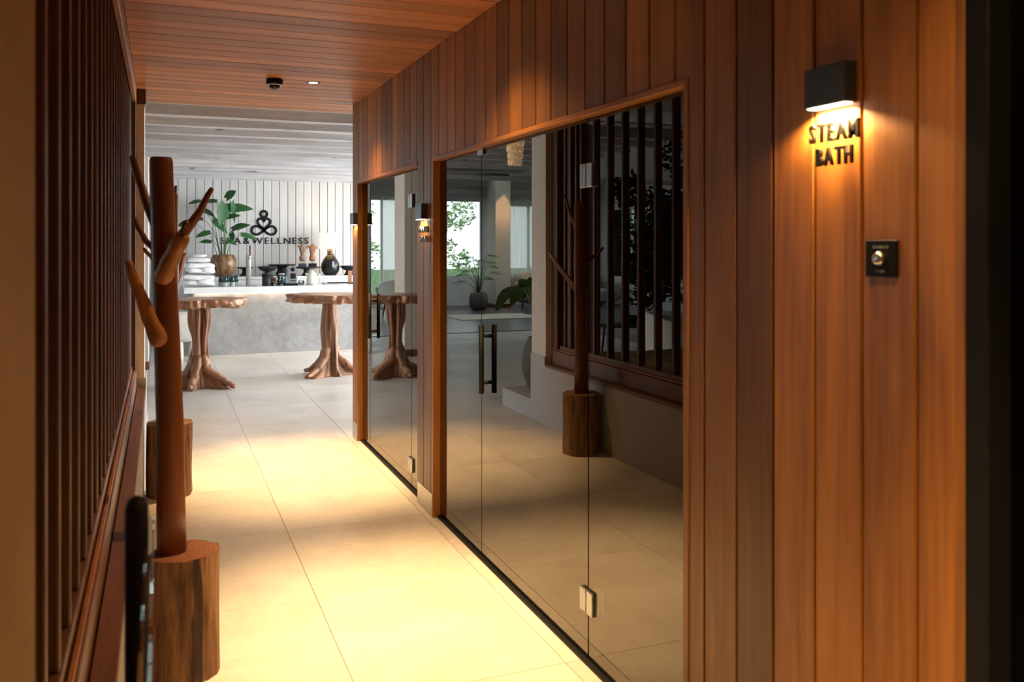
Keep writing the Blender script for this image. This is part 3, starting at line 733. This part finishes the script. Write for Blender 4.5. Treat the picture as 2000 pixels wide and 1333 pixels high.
# ------------------------------------------------------------------ leaves
def leaf_geo(m, base, direction, L, W, droop=.5, shape='heart', twist=0, up=Vector((0, 0, 1)), fold=.18):
    d = Vector(direction).normalized(); side = d.cross(up)
    side = side.normalized() if side.length > .02 else Vector((1, 0, 0))
    side = (Matrix.Rotation(twist, 3, d) @ side); nrm = side.cross(d).normalized(); n = 12
    mid = []; 
    for i in range(n+1):
        t_ = i/n; mid.append(Vector(base)+d*L*t_-Vector((0, 0, 1))*droop*L*t_*t_)
    def hw(t_):
        if shape == 'heart': return W*(math.sin(PI*min(1, (t_*.86+.14)))**.8)*(1-.35*t_)
        if shape == 'long': return W*math.sin(PI*(t_*.94+.03))**.75
        return W*math.sin(PI*(t_*.9+.06))**.6
    if shape == 'split':
        vs = [tuple(p) for p in mid]; F = []
        for sgn in (-1, 1):
            for i in range(0, n-1):
                t0 = i/n; t1 = (i+.72)/n; a = Vector(mid[i]); b = mid[i].lerp(mid[i+1], .72); w = hw(t0+.04)
                tip = (a+b)/2+side*sgn*w+d*L*.10-Vector((0, 0, 1))*w*.35; k = len(vs)
                ma = a+side*sgn*w*.55+nrm*w*.08; mb_ = b+side*sgn*w*.6+nrm*w*.08
                vs += [tuple(a), tuple(b), tuple(mb_), tuple(ma), tuple(tip)]; F += [(k, k+1, k+2, k+3), (k+3, k+2, k+4)]
        return m.add(vs, F, True)
    vs = []
    for i in range(n+1):
        t_ = i/n; w = hw(t_)*(1+.06*math.sin(i*2.3)); back = Vector((0, 0, 0))
        if shape == 'heart' and i < 2: back = -d*L*.14*(1-i/2)
        for q in (-1, -.5, 0, .5, 1):
            vs.append(tuple(mid[i]+side*w*q+nrm*fold*w*abs(q)+back*abs(q)))
    F = [(i*5+j, i*5+j+1, (i+1)*5+j+1, (i+1)*5+j) for i in range(n) for j in range(4)]
    return m.add(vs, F, True)
# planter on the shelf
cp = thing('potted_plant', 'leafy green caladium in a round grained wooden bowl behind the towels', 'plant', (.895, 14.14, 1.075))
MB().lathe([(0, 0), (.085, 0), (.13, .03), (.185, .11), (.200, .19), (.190, .27), (.155, .335), (.142, .338), (.150, .30), (0, .29)], 40).obj('bowl', BOWLW, cp)
MB().lathe([(0, .305), (.148, .30)], 24).obj('soil', SOIL, cp)
# (offset right, offset up, leaf len, direction right, direction up)
LV = [(-.34, .99, .18, -1, -.05), (-.30, .84, .20, .9, -.35), (-.50, .64, .20, -.9, -.3), (-.30, .68, .18, -.9, .1), (-.42, .50, .0, 0, 0), (-.20, .44, .22, -1, -.15), (-.18, .27, .18, -1, .2),
      (.02, .95, .30, -.25, -.8), (.12, .98, .28, .15, -.9), (.05, 1.06, .22, .5, .6), (.08, .86, .40, 1, .25), (.03, .70, .24, 1, .4), (-.14, .66, .26, .75, -.55), (.14, .50, .30, 1, .5), (.26, .40, .24, 1, -.1), (.05, .30, .16, 1, -.3), (-.10, 1.0, .20, -.6, .05), (.12, .44, .12, .3, -1)]
for k, (ox, oz, L, dx, dz) in enumerate(LV):
    if L <= 0: continue
    oy = ((k*37) % 7-3)*.03
    top = Vector((ox, oy, .30+oz*.86)); b0 = Vector((ox*.16, oy*.3, .30)); mid = Vector((ox*.40, oy*.6, .30+oz*.55))
    st_ = MB().tube([b0, b0.lerp(mid, .5)+Vector((0, 0, .02)), mid, mid.lerp(top, .55)+Vector((ox*.02, 0, .04)), top], [.006, .005, .004, .0035, .0025], 6).obj('stem', STEM if k % 3 else STEMD, cp)
    m = MB(); leaf_geo(m, top, (dx, -.25 if k % 2 else .12, dz), L*1.0, L*(.30 if abs(dz) < .6 else .42), .22, 'heart', twist=(1.15 if abs(dz) > .5 else .75)*(1 if dx > 0 else -1), fold=.1)
    m.obj('leaf', LEAF, st_)

# ------------------------------------------------------------------ things on the counter
ZC, ZS = .968, 1.075
# towels
def towel(w, d, h, seed, lab, loc, rz, mat=TOWEL):
    t_ = thing('folded_towel', lab, 'towel', loc, rz, 'white towels on the counter')
    m = MB(); n = 2 if h > .1 else 1
    for k in range(n):
        hh = h/n; m.blob(w/2*(1-.05*((k*7+seed) % 3)), d/2*(1-.02*k), hh*.55, .55, 22, .22, seed*3+k, Matrix.Translation((.012*math.sin(seed+k*2), .006*math.cos(k*3+seed), hh*(k+.5))) @ Matrix.Rotation(.06*math.sin(seed+k), 4, 'Y'), exy=.32)
    m.obj('folded_cloth', mat, t_)
    fr = MB()
    if h > .1: fr.blob(w*.24, .05, h*.30, .8, 12, .2, seed, Matrix.Translation((w*.22, -d/2+.015, h*.36)))
    else: fr.blob(w*.3, .03, h*.3, .8, 10, .2, seed, Matrix.Translation((-w*.05, -d/2+.01, h*.4)))
    fr.obj('rolled_fold', mat, t_)
towel(.46, .34, .150, 1, 'folded white bathrobe at the bottom of the towel stack', (.50, 13.32, ZC+.018), 0)
towel(.40, .32, .145, 2, 'folded white bathrobe in the middle of the towel stack', (.52, 13.33, ZC+.192), .1)
towel(.30, .25, .060, 3, 'small folded white towel near the top of the stack', (.50, 13.33, ZC+.350), -.1)
towel(.20, .18, .040, 4, 'folded grey-white face cloth topping the towel stack', (.52, 13.33, ZC+.421), .15)
# bottles
def bottle(x, y, lab):
    t_ = thing('bottle', lab, 'bottle', (x, y, ZC), group='dark green bottles beside the towels')
    MB().lathe([(0, 0), (.036, 0), (.038, .004), (.038, .062)], 22).obj('label_band', LABELG, t_)
    MB().lathe([(.0372, .0622), (.036, .10), (.030, .140), (.024, .150), (0, .152)], 22).obj('glass_body', TEAL, t_)
for (x, y, lab) in ((.855, 13.16, 'front dark green bottle nearest the towels'), (.955, 13.17, 'front dark green bottle on the right, below the wooden bowl'), (.81, 13.30, 'dark green bottle tucked against the towels at the back'), (.90, 13.32, 'middle dark green bottle of the back row'), (1.01, 13.31, 'rearmost right dark green bottle below the wooden bowl')):
    bottle(x, y, lab)
# drinks tap
tp = thing('beverage_tap', 'tall brushed steel column tap with a dark red lever', 'tap', (1.185, 13.22, ZC))
MB().lathe([(0, 0), (.052, 0), (.052, .008), (.037, .012), (.037, .445), (.034, .452), (0, .454)], 28).obj('column', STEEL, tp)
m = MB(); m.tube([(.01, -.035, .40), (.01, -.075, .40), (.01, -.090, .375)], .011, 12); m.lathe([(0, 0), (.018, 0), (.018, .05), (.010, .056), (0, .056)], 16, Matrix.Translation((.018, -.045, .395))); m.obj('spout', CHROME, tp)
MB().tube([(.018, -.045, .45), (.016, -.05, .50), (.014, -.055, .585)], [.010, .012, .013], 12).obj('lever', RED, tp)
B(-.10, .10, -.09, .03, 0, .006, ch=.002).obj('drip_tray', GMETAL, tp)
# black canister
cn = thing('canister', 'black cylindrical canister on the counter left of the nut jar', 'canister', (1.44, 13.2, ZC))
MB().lathe([(0, 0), (.066, 0), (.068, .003), (.068, .160)], 30).obj('body', CERB, cn); MB().lathe([(.070, .160), (.070, .175), (.066, .180), (0, .180)], 30).obj('lid', CERG, cn)
# jars
def jar(x, y, r, h, fill, lab, nm, lid):
    t_ = thing('jar', lab, 'jar', (x, y, ZC))
    MB().lathe([(0, 0), (r, 0), (r, h*.82), (r*.86, h*.9), (r*.86, h)], 26).obj('glass', JARG, t_)
    R = random.Random(int(x*100)); m = MB()
    for k in range(110):
        a = R.random()*6.283; q = (r*.82)*math.sqrt(R.random()); m.blob(.011, .008, .006, 1, 4, mtx=Matrix.Translation((q*math.cos(a), q*math.sin(a), .012+R.random()*h*.72)) @ Matrix.Rotation(R.random()*6, 4, 'X'))
    m.obj(nm, fill, t_, kind='stuff')
    if lid: MB().lathe([(0, h-.004), (r*.9, h-.004), (r*.9, h+.012), (0, h+.014)], 24).obj('lid', lid, t_)
jar(1.555, 13.2, .050, .150, NUTS, 'open glass jar of mixed nuts on the counter', 'nuts', None)
jar(1.655, 13.2, .053, .165, TEAP, 'lidded glass jar of green wrapped pods beside the coffee machine', 'pods', CHROME)
# coffee machine
cm = thing('coffee_machine', 'silver capsule coffee machine with a round black dial', 'coffee machine', (1.80, 13.22, ZC))
pr = [(-.068, .03), (-.068, .22)]+[(-.068*math.cos(a), .22+.068*math.sin(a)) for a in [PI*k/12 for k in range(1, 12)]]+[(.068, .22), (.068, .03)]
n = len(pr); m = MB(); m.add([(p[0], y_, p[1]) for y_ in (-.055, .16) for p in pr], [tuple(range(n)), tuple(range(2*n-1, n-1, -1))]+[(i, (i+1) % n+0, (i+1) % n+n, i+n)[::-1] for i in range(n)], False); m.obj('body', GMETAL, cm)
B(-.078, .078, -.12, .165, 0, .030, ch=.006).obj('drip_base', BLACK, cm)
MB().lathe([(0, .012), (.028, .012), (.031, 0), (0, 0)], 28, Matrix.Translation((.008, -.055, .235)) @ Matrix.Rotation(PI/2, 4, 'X')).obj('dial', BLACK, cm)
B(-.026, .050, -.062, -.052, .100, .175, ch=.002).obj('recess', BLACK, cm); B(-.026, .050, -.064, -.050, .062, .074, ch=.002).obj('slot', BLACK, cm)
MB().tube([(.01, -.06, .165), (.01, -.09, .165), (.01, -.092, .145)], .012, 10).obj('spout', BLACK, cm)
# glass candle holder
gh = thing('glass_bowl', 'small faceted clear glass bowl between the coffee machine and the kettle', 'bowl', (1.935, 13.2, ZC))
MB().lathe([(0, 0), (.028, 0), (.045, .02), (.050, .045), (.040, .07), (.036, .07), (.045, .045), (.040, .022), (0, .01)], 10, smooth=False).obj('bowl', JARG, gh)
MB().lathe([(0, .012), (.03, .012), (.03, .035), (0, .035)], 16).obj('candle', LABELG, gh)
# kettle
kt = thing('kettle', 'cream enamel retro kettle on a chrome base', 'kettle', (2.09, 13.2, ZC))
MB().lathe([(0, .016), (.078, .016), (.080, .03), (.076, .10), (.066, .155), (.050, .182), (.046, .184)], 32).obj('body', CREAM, kt)
MB().lathe([(.047, .184), (.044, .196), (.02, .204), (.012, .206), (.012, .215), (0, .217)], 28).obj('lid', CREAM, kt)
MB().lathe([(0, 0), (.082, 0), (.084, .012), (.078, .016), (0, .016)], 32).obj('base', CHROME, kt)
MB().tube([(.055, 0, .175), (.10, 0, .172), (.122, 0, .14), (.120, 0, .09), (.105, 0, .05), (.078, 0, .045)], .0095, 12).obj('handle', CHROME, kt)
MB().tube([(-.060, 0, .145), (-.082, 0, .165), (-.092, 0, .178)], [.024, .016, .012], 12).obj('spout', CREAM, kt)
for sx_ in (-.018, .014): MB().blob(.004, .004, .004, 1, 6, mtx=Matrix.Translation((sx_, -.0765, .11))).obj('rivet', CHROME, kt)
# flat dishes and trays at the back of the counter
tr = thing('drain_tray', 'long narrow black drip tray at the back of the counter, right of the kettle', 'tray', (2.60, 13.62, ZC))
m = MB(); m.box(-.22, .30, -.05, .05, 0, .010, ch=.002); m.obj('tray', BLACK, tr)
for k in range(5): B(-.20+k*.1, -.12+k*.1, -.04, .04, .010, .018, ch=.002).obj('grid_cup', DGREY, tr)
sd = thing('saucer', 'small grey dish at the back of the counter between kettle and tray', 'dish', (2.33, 13.5, ZC)); MB().lathe([(0, 0), (.03, 0), (.05, .018), (.047, .018), (0, .006)], 24).obj('dish', LABELG, sd)
cs = thing('card_stand', 'small brown card stand at the right end of the counter', 'card stand', (2.70, 13.4, ZC)); B(-.03, .03, -.006, .006, 0, .20, ch=.002).obj('card', TERRA, cs); B(-.035, .035, -.03, .03, 0, .012, ch=.002).obj('foot', BLACK, cs)
# pedestal dishes
def pedestal(x, y, r, h, depth, lab, stem=.05, foot=.085):
    t_ = thing('pedestal_dish', lab, 'dish', (x, y, ZS), group='matt black pedestal dishes')
    MB().lathe([(0, h-depth), (stem*1.1, h-depth), (r*.75, h-depth*.72), (r*.97, h-.012), (r, h), (r*.97, h), (r*.7, h-depth*.45), (0, h-depth*.6)], 40).obj('dish', CERB, t_)
    MB().lathe([(0, 0), (foot, 0), (foot*.98, .010), (stem*1.1, .035), (stem*.8, h*.5), (stem*1.05, h-depth+.002), (0, h-depth+.004)], 30).obj('stem_foot', CERB, t_)
pedestal(1.235, 14.36, .13, .135, .030, 'flat black pedestal dish behind the steel tap')
pedestal(1.545, 14.06, .150, .150, .075, 'deep black pedestal bowl behind the black canister', .05, .10)
pedestal(1.80, 14.34, .215, .175, .045, 'wide black pedestal dish behind the coffee machine', .085, .10)
pedestal(2.14, 14.05, .225, .140, .035, 'flat black pedestal tray carrying the two torso figures', .05, .085)
pedestal(2.83, 14.10, .150, .150, .075, 'deep black pedestal bowl right of the table lamp', .06, .085)
# torsos
def torso(x, y, z, h, mat, base, flip, lab):
    t_ = thing('torso_figure', lab, 'sculpture', (x, y, z))
    B(-.058, .058, -.04, .04, 0, .058, ch=.003).obj('base_block', base, t_); MB().tube([(0, 0, .056), (0, 0, .115)], .005, 8).obj('rod', STEEL, t_)
    z0 = .105; rings = [(0, .032, .028, 0), (.06, .046, .034, 0), (.13, .054, .040, 0), (.20, .050, .038, 0), (.30, .036, .028, .003), (.40, .034, .027, .004), (.50, .042, .032, .003), (.60, .048, .038, 0), (.70, .052, .040, -.002), (.78, .060, .036, -.003), (.85, .062, .030, -.004), (.89, .040, .024, -.004), (.92, .018, .018, -.003), (1.0, .015, .015, -.002)]
    m = MB(); n = 24; vs = []
    for (tz, rx, ry, ox) in rings:
        for i in range(n):
            a = 2*PI*i/n; by = 0
            if .55 < tz < .75: by = -.012*(abs(math.cos(a)) > .3)*(1 if math.sin(a) < 0 else 0)
            vs.append((rx*math.cos(a)+ox*flip, ry*math.sin(a)+by, z0+tz*h+.003*math.sin(i*3+tz*20)))
    m.add(vs, [(j*n+i, j*n+(i+1) % n, (j+1)*n+(i+1) % n, (j+1)*n+i) for j in range(len(rings)-1) for i in range(n)]+[tuple(range(n))[::-1], tuple((len(rings)-1)*n+i for i in range(n))], True)
    m.tube([(.045, 0, z0+.82*h), (.068, 0, z0+.78*h), (.074, 0, z0+.70*h)], [.018, .016, .010], 10)
    m.tube([(-.045, 0, z0+.82*h), (-.066, 0, z0+.84*h), (-.076, 0, z0+.86*h)], [.018, .016, .012], 10)
    for q in (-1, 1): m.tube([(q*.022, 0, z0+.10*h), (q*.024, 0, z0-.02*h), (q*.022, 0, z0-.06*h)], [.026, .022, .014], 12)
    m.obj('body', mat, t_)
torso(2.075, 14.02, ZS+.137, .265, TERRB, DGREY, 1, 'grey-brown carved torso figure standing left on the black tray')
torso(2.235, 14.05, ZS+.137, .262, TERRA, BLACK, -1, 'orange terracotta torso figure standing right on the black tray')
# lamp
lp = thing('table_lamp', 'lit table lamp with a black bottle base and cream drum shade', 'lamp', (2.535, 14.16, ZS))
MB().lathe([(0, 0), (.082, 0), (.10, .01), (.140, .07), (.150, .13), (.142, .19), (.110, .25), (.070, .305), (.050, .33)], 40).obj('bottle_base', CERG, lp)
MB().lathe([(.0505, .33), (.040, .355), (.036, .375), (.042, .380), (.042, .390), (.030, .395), (.030, .42), (0, .42)], 32).obj('bottle_neck', CERM, lp)
m = MB().lathe([(.172, .425), (.168, .68), (.1665, .68), (.1705, .425)], 48); m.obj('lamp_shade', SHADE, lp)
MB().blob(.03, .03, .045, 1, 10, mtx=Matrix.Translation((0, 0, .52))).obj('bulb', BULB, lp); MB().tube([(0, 0, .42), (0, 0, .475)], .012, 10).obj('socket', STEEL, lp)
m = MB(); m.tube([(-.045, -.01, .35), (-.02, -.088, .28), (.018, -.135, .225)], .003, 6); m.tube([(.045, -.01, .35), (.035, -.088, .28), (.018, -.135, .225)], .003, 6); m.obj('cord', BLACK, lp)
B(.004, .034, -.152, -.144, .135, .225, ch=.003).obj('tag', LABELG, lp)
point_light('lamp_glow', (2.535, 14.16, ZS+.56), 7, (1.0, .72, .38), .04)

# ------------------------------------------------------------------ live-edge root tables
def root_table(loc, rz, seed, lobes, lab, rtop, lean=0):
    t_ = thing('root_table', lab, 'bar table', loc, rz, 'live-edge root tables'); R = random.Random(seed)
    H = .90
    def fn(u, v):
        th = u*2*PI; z = v*H
        r = .085+.030*abs(v-.5)**1.5+.012*math.sin(v*7+seed)
        r *= 1+.16*math.sin(2*th+seed+v*1.3)+.12*math.sin(5*th+v*3.0+seed*2)+.08*math.sin(9*th-v*4+seed)+.06*noise.noise(Vector((math.cos(th)*9, math.sin(th)*9, v*2.2+seed)))+.05*noise.noise(Vector((math.cos(th)*20, math.sin(th)*20, v*4+seed)))
        g = math.cos(th-2.2-seed+v*.7); r *= 1-.42*math.exp(-((1-g)/.020))*math.exp(-((v-.55)/.3)**2)
        g = math.cos(th+1.55-seed*.4+v*.3); r *= 1-.38*math.exp(-((1-g)/.015))*(1 if v > .15 else v/.15)
        r += .02*noise.noise(Vector((math.cos(th)*3, math.sin(th)*3, z*4+seed)))
        dz = 0
        for (a, L, w) in lobes:
            c = math.cos(th-a)
            if c > 0: r += L*c**w*math.exp(-(z/.10)**1.0)*(1+.25*noise.noise(Vector((th*5, z*14, seed))))
        r += .03*math.exp(-z/.10)
        return (r*math.cos(th)+lean*math.sin(v*3)*.03, r*math.sin(th), max(0, z-.0)+0.0)
    MB().grid(fn, 110, 46, cu=True, cap=True).obj('trunk', ROOT, t_)
    for k, (a, L, w) in enumerate(lobes):
        if L < .15: continue
        ca, sa = math.cos(a), math.sin(a); q = Vector((-sa, ca, 0))*.05*math.sin(k*2.3)
        pts = [Vector((ca*.05, sa*.05, .34)), Vector((ca*.10, sa*.10, .20)), Vector((ca*(.10+L*.5), sa*(.10+L*.5), .10))+q, Vector((ca*(.12+L*.85), sa*(.12+L*.85), .052))+q*.6, Vector((ca*(.14+L*1.12), sa*(.14+L*1.12), .03))-q*.4]
        mb = MB(); pp = []
        for i_ in range(17):
            u_ = i_/16*4; j_ = min(int(u_), 3); pp.append(pts[j_].lerp(pts[j_+1], u_-j_)+Vector((noise.noise(Vector((i_*.5, k, seed))), noise.noise(Vector((k, i_*.5, seed))), 0))*.018)
        mb.tube(pp, [max(.022, .055-.0018*i_)*(1+.22*noise.noise(Vector((i_*.7, k*3, seed*5)))) if pp[i_].z > .05 else .026 for i_ in range(17)], 12)
        for i_, v_ in enumerate(mb.v):
            v2 = Vector(v_); d_ = noise.noise(v2*28)*.012; mb.v[i_] = (v2.x+d_, v2.y-d_, max(.001, v2.z+d_*.6))
        mb.obj('root', ROOT, t_)
    # slab
    def rad(th): return rtop*(1+.16*math.sin(th*2+seed)+.07*math.sin(th*3+seed*2)+.035*math.sin(th*7+seed)+.05*noise.noise(Vector((math.cos(th)*4, math.sin(th)*4, seed))))
    prof = [(0.001, .895), (.6, .892), (.88, .886), (.97, .890), (1.0, .905), (1.01, .93), (1.0, .955), (.985, .972), (.95, .978), (.6, .978), (.001, .978)]
    def fs(u, v):
        th = u*2*PI; k = min(int(round(v*(len(prof)-1))), len(prof)-1); q, z = prof[k]
        r = rad(th)*q; jag = .06*noise.noise(Vector((math.cos(th)*7+seed, math.sin(th)*7, z*18))) if .8 < q else 0
        zz = z+(.030*noise.noise(Vector((math.cos(th)*7, math.sin(th)*7, seed+3))) if z < .93 and q > .5 else 0)
        return ((r+jag)*math.cos(th), (r+jag)*math.sin(th), zz)
    MB().grid(fs, 120, len(prof), cu=True).obj('table_top', SLABW, t_)
    return t_
LB = [(-1.95, .17, 26), (-.75, .30, 22), (2.9, .24, 14), (.9, .20, 16), (1.9, .2, 20), (-2.6, .16, 18)]
root_table((.40, 10.28, 0), .0, 1.3, LB, 'knotty live-edge root bar table on the left, partly behind the coat tree', .40)
LB2 = [(-2.75, .27, 22), (-1.5, .10, 14), (-.45, .24, 16), (.8, .22, 18), (2.0, .2, 20), (-2.2, .05, 12)]
root_table((1.90, 10.62, 0), .35, 3.7, LB2, 'knotty live-edge root bar table at the end of the plank wall', .43)
# pouf on log legs
pf = thing('pouf_stool', 'round cream stool on birch log legs behind the left root table', 'stool', (.27, 12.62, 0))
MB().blob(.215, .215, .20, .55, 18, .04, 2, Matrix.Translation((0, 0, .46))).obj('seat', FABW, pf)
for k in range(3):
    a = -PI/2-.6+k*2*PI/3+.3; MB().lathe([(0, 0), (.05, 0), (.052, .13), (.046, .27), (0, .275)], 16, Matrix.Translation((.13*math.cos(a), .13*math.sin(a), 0))).obj('leg', BIRCH, pf)

# ------------------------------------------------------------------ plants and furniture seen in the glass
# step plant
sp = thing('potted_plant', 'broad-leaved plant in a dark stone vase on the low step, seen in the glass', 'plant', (-.37, 7.72, .176))
MB().lathe([(0, 0), (.09, 0), (.125, .05), (.165, .18), (.172, .30), (.150, .42), (.115, .50), (.105, .515), (.098, .50), (0, .47)], 36).obj('vase', STONE, sp)
R = random.Random(11)
for k in range(9):
    a = 1.3+1.6*k/8; ln = R.uniform(.28, .5); hz = R.uniform(.55, 1.0)
    top = Vector((math.cos(a)*ln*.6, math.sin(a)*ln*.6, .47+hz*.62)); st_ = MB().tube([(0, 0, .46), (top.x*.3, top.y*.3, .47+hz*.3), tuple(top)], [.010, .008, .005], 8).obj('stem', STEM, sp)
    m = MB(); leaf_geo(m, top, (math.cos(a), math.sin(a), .25), R.uniform(.36, .5), .10, .75, 'long', twist=R.uniform(-.3, .3)); m.obj('leaf', LEAFB, st_)
# shell pendant
pd = thing('shell_pendant', 'glowing cream pendant of round shell discs, seen in the glass', 'pendant lamp', (-.37, 8.35, 2.80))
MB().tube([(0, 0, 0), (0, 0, -.10)], .005, 6).obj('cord', BLACK, pd); R = random.Random(2)
for j in range(5):
    for k in range(9):
        a = 2*PI*(k+.5*(j % 2))/9; r = .10-.008*j; z = -.10-.068*j
        MB().lathe([(0, 0), (.034, 0), (.034, .003), (0, .003)], 14, Matrix.Translation((r*math.cos(a), r*math.sin(a), z)) @ Matrix.Rotation(a, 4, 'Z') @ Matrix.Rotation(PI/2, 4, 'Y')).obj('shell_disc', SHELL, pd)
# monstera
mo = thing('potted_plant', 'split-leaf monstera in a rounded brown pot under the garden door, seen in the glass', 'plant', (-4.0, 19.6, 0)); mo.scale = (.85, .85, .85)
MB().lathe([(0, 0), (.18, 0), (.24, .08), (.27, .25), (.25, .42), (.21, .48), (.19, .48), (.2, .44), (0, .42)], 32).obj('pot', STONE, mo)
R = random.Random(21)
for k in range(13):
    a = k*2.39; hz = .35+.06*k; sp_ = .38-.012*k
    top = Vector((math.cos(a)*sp_, math.sin(a)*sp_, .45+hz)); st_ = MB().tube([(0, 0, .42), (top.x*.35, top.y*.35, .42+hz*.6), tuple(top)], [.012, .010, .006], 7).obj('stem', STEM, mo)
    m = MB(); leaf_geo(m, top, (math.cos(a), math.sin(a), .15), .40, .23, .35, 'split'); m.obj('leaf', LEAF, st_)
# small ficus in the planter bed
ft = thing('indoor_tree', 'small dense dark-leaved tree in the planter bed behind the slats', 'tree', (-1.35, 6.55, .60))
m = MB(); m.tube([(0, 0, 0), (.02, -.02, .22), (-.03, .02, .45), (.01, .0, .75), (0, 0, 1.1)], [.055, .045, .038, .03, .02], 14); m.obj('trunk', STEMD, ft)
for k, (x, y, z) in enumerate(((.25, .15, .75), (-.28, .1, .85), (.1, -.3, .9), (-.1, .3, .7), (.3, -.2, 1.1), (-.3, -.2, 1.2))):
    MB().tube([(0, 0, .35+.08*k), (x*.5, y*.5, .35+.08*k+z*.25), (x*1.2, y*1.2, z+.15)], [.022, .016, .008], 8).obj('branch', STEMD, ft)
leaf_cloud('foliage', (0, -.05, 1.10), (.60, .74, .60), 17000, .075, LEAFD, 5, ft, None, 60)
# tub armchairs
def tub_chair(loc, rz, lab):
    t_ = thing('tub_armchair', lab, 'armchair', loc, rz, 'tub armchairs')
    def fn(u, v):
        a = -.15*PI+u*1.3*PI; k = math.sin(u*PI); top = .62+.16*k; z = .28+(top-.28)*v; r = .36+.05*v-(.02 if v > .9 else 0)
        return (r*math.cos(a), r*math.sin(a)*.95, z)
    def fi(u, v):
        x, y, z = fn(u, v); return (x*.86, y*.86, z-.01*(1-v))
    m = MB(); m.grid(fn, 40, 8); m.grid(lambda u, v: fi(u, 1-v), 40, 8)
    m.grid(lambda u, v: tuple(Vector(fn(u, 1)).lerp(Vector(fi(u, 1)), v)+Vector((0, 0, .02*math.sin(v*PI)))), 40, 5)
    m.grid(lambda u, v: tuple(Vector(fi(0, u)).lerp(Vector(fn(0, u)), v)), 8, 3); m.grid(lambda u, v: tuple(Vector(fn(1, u)).lerp(Vector(fi(1, u)), v)), 8, 3)
    m.obj('shell', FABW, t_)
    MB().blob(.34, .34, .09, .6, 14, mtx=Matrix.Translation((0, -.02, .38))).obj('seat_cushion', FABW, t_)
    for k in range(4):
        a = PI/4+k*PI/2; MB().tube([(.22*math.cos(a), .22*math.sin(a), .31), (.29*math.cos(a), .29*math.sin(a), 0)], [.018, .012], 10).obj('leg', STEMD, t_)
tub_chair((-1.62, 18.3, 0), .5, 'white tub armchair in front of the floor-length curtain, seen in the narrow door')
tub_chair((-2.55, 8.75, 0), -1.0, 'pale tub armchair behind the slats near the little tree')
# sofa and cushions
so = thing('sofa', 'dark grey sofa below the curtained window, seen in the glass', 'sofa', (-6.4, 19.7, 0))
MB().blob(1.25, .45, .17, .25, 14, mtx=Matrix.Translation((0, 0, .27))).obj('seat', FABG, so)
MB().blob(1.25, .14, .28, .3, 14, mtx=Matrix.Translation((0, .42, .52))).obj('backrest', FABG, so)
for q in (-1, 1): MB().blob(.13, .46, .22, .35, 12, mtx=Matrix.Translation((q*1.25, 0, .40))).obj('armrest', FABG, so)
for qx in (-1.1, 1.1):
    for qy in (-.3, .3): MB().tube([(qx, qy, .14), (qx, qy, 0)], .02, 8).obj('leg', STEMD, so)
for k, (x, mt, nm) in enumerate(((1.0, FABB, 'beige'), (.53, FABW, 'cream'), (.06, FABG, 'grey'))):
    o = MB().blob(.22, .08, .22, .5, 12, mtx=Matrix.Rotation(-.25, 4, 'X')).obj('cushion', mt, loc=(-6.4+x, 19.80, .68)); tag(o, nm+' square cushion leaning on the dark grey sofa', 'cushion', 'sofa cushions')
# low table behind the slats
lt = thing('coffee_table', 'low dark coffee table behind the slats holding a tray and books', 'coffee table', (-3.2, 11.1, 0))
MB().lathe([(0, .40), (.43, .40), (.45, .41), (.45, .43), (.43, .44), (0, .44)], 40).obj('table_top', CERG, lt)
for k in range(3):
    a = k*2*PI/3; MB().tube([(.33*math.cos(a), .33*math.sin(a), .40), (.38*math.cos(a), .38*math.sin(a), 0)], .015, 8).obj('leg', BLACK, lt)
for k, (mt, nm) in enumerate(((FABB, 'beige'), (LABELG, 'grey'))):
    o = B(-.14, .14, -.10, .10, 0, .025, ch=.002).obj('book', mt, loc=(-3.05, 11.05, .44+.025*k), rot=(0, 0, .3*k)); tag(o, nm+' hardback book lying on the low coffee table', 'book', 'books on the coffee table')
bw = MB().lathe([(0, 0), (.06, 0), (.12, .05), (.15, .09), (.145, .09), (.11, .05), (0, .015)], 28).obj('bowl', CERB, loc=(-3.36, 11.2, .44)); tag(bw, 'black bowl on the low coffee table', 'bowl')
# wall clock / mirror disc beside the garden door and a rug
ck = thing('wall_clock', 'round white wall clock beside the garden door, seen in the glass', 'clock', (-4.70, 19.97, 1.62)) if False else None
rg = B(-.9, .9, -.6, .6, 0, .012, ch=.003).obj('rug', FABB, loc=(-3.6, 17.6, .0)); tag(rg, 'beige rug on the dark floor, seen in the glass', 'rug')
print('objects', len(bpy.data.objects), 'tiles', nt)
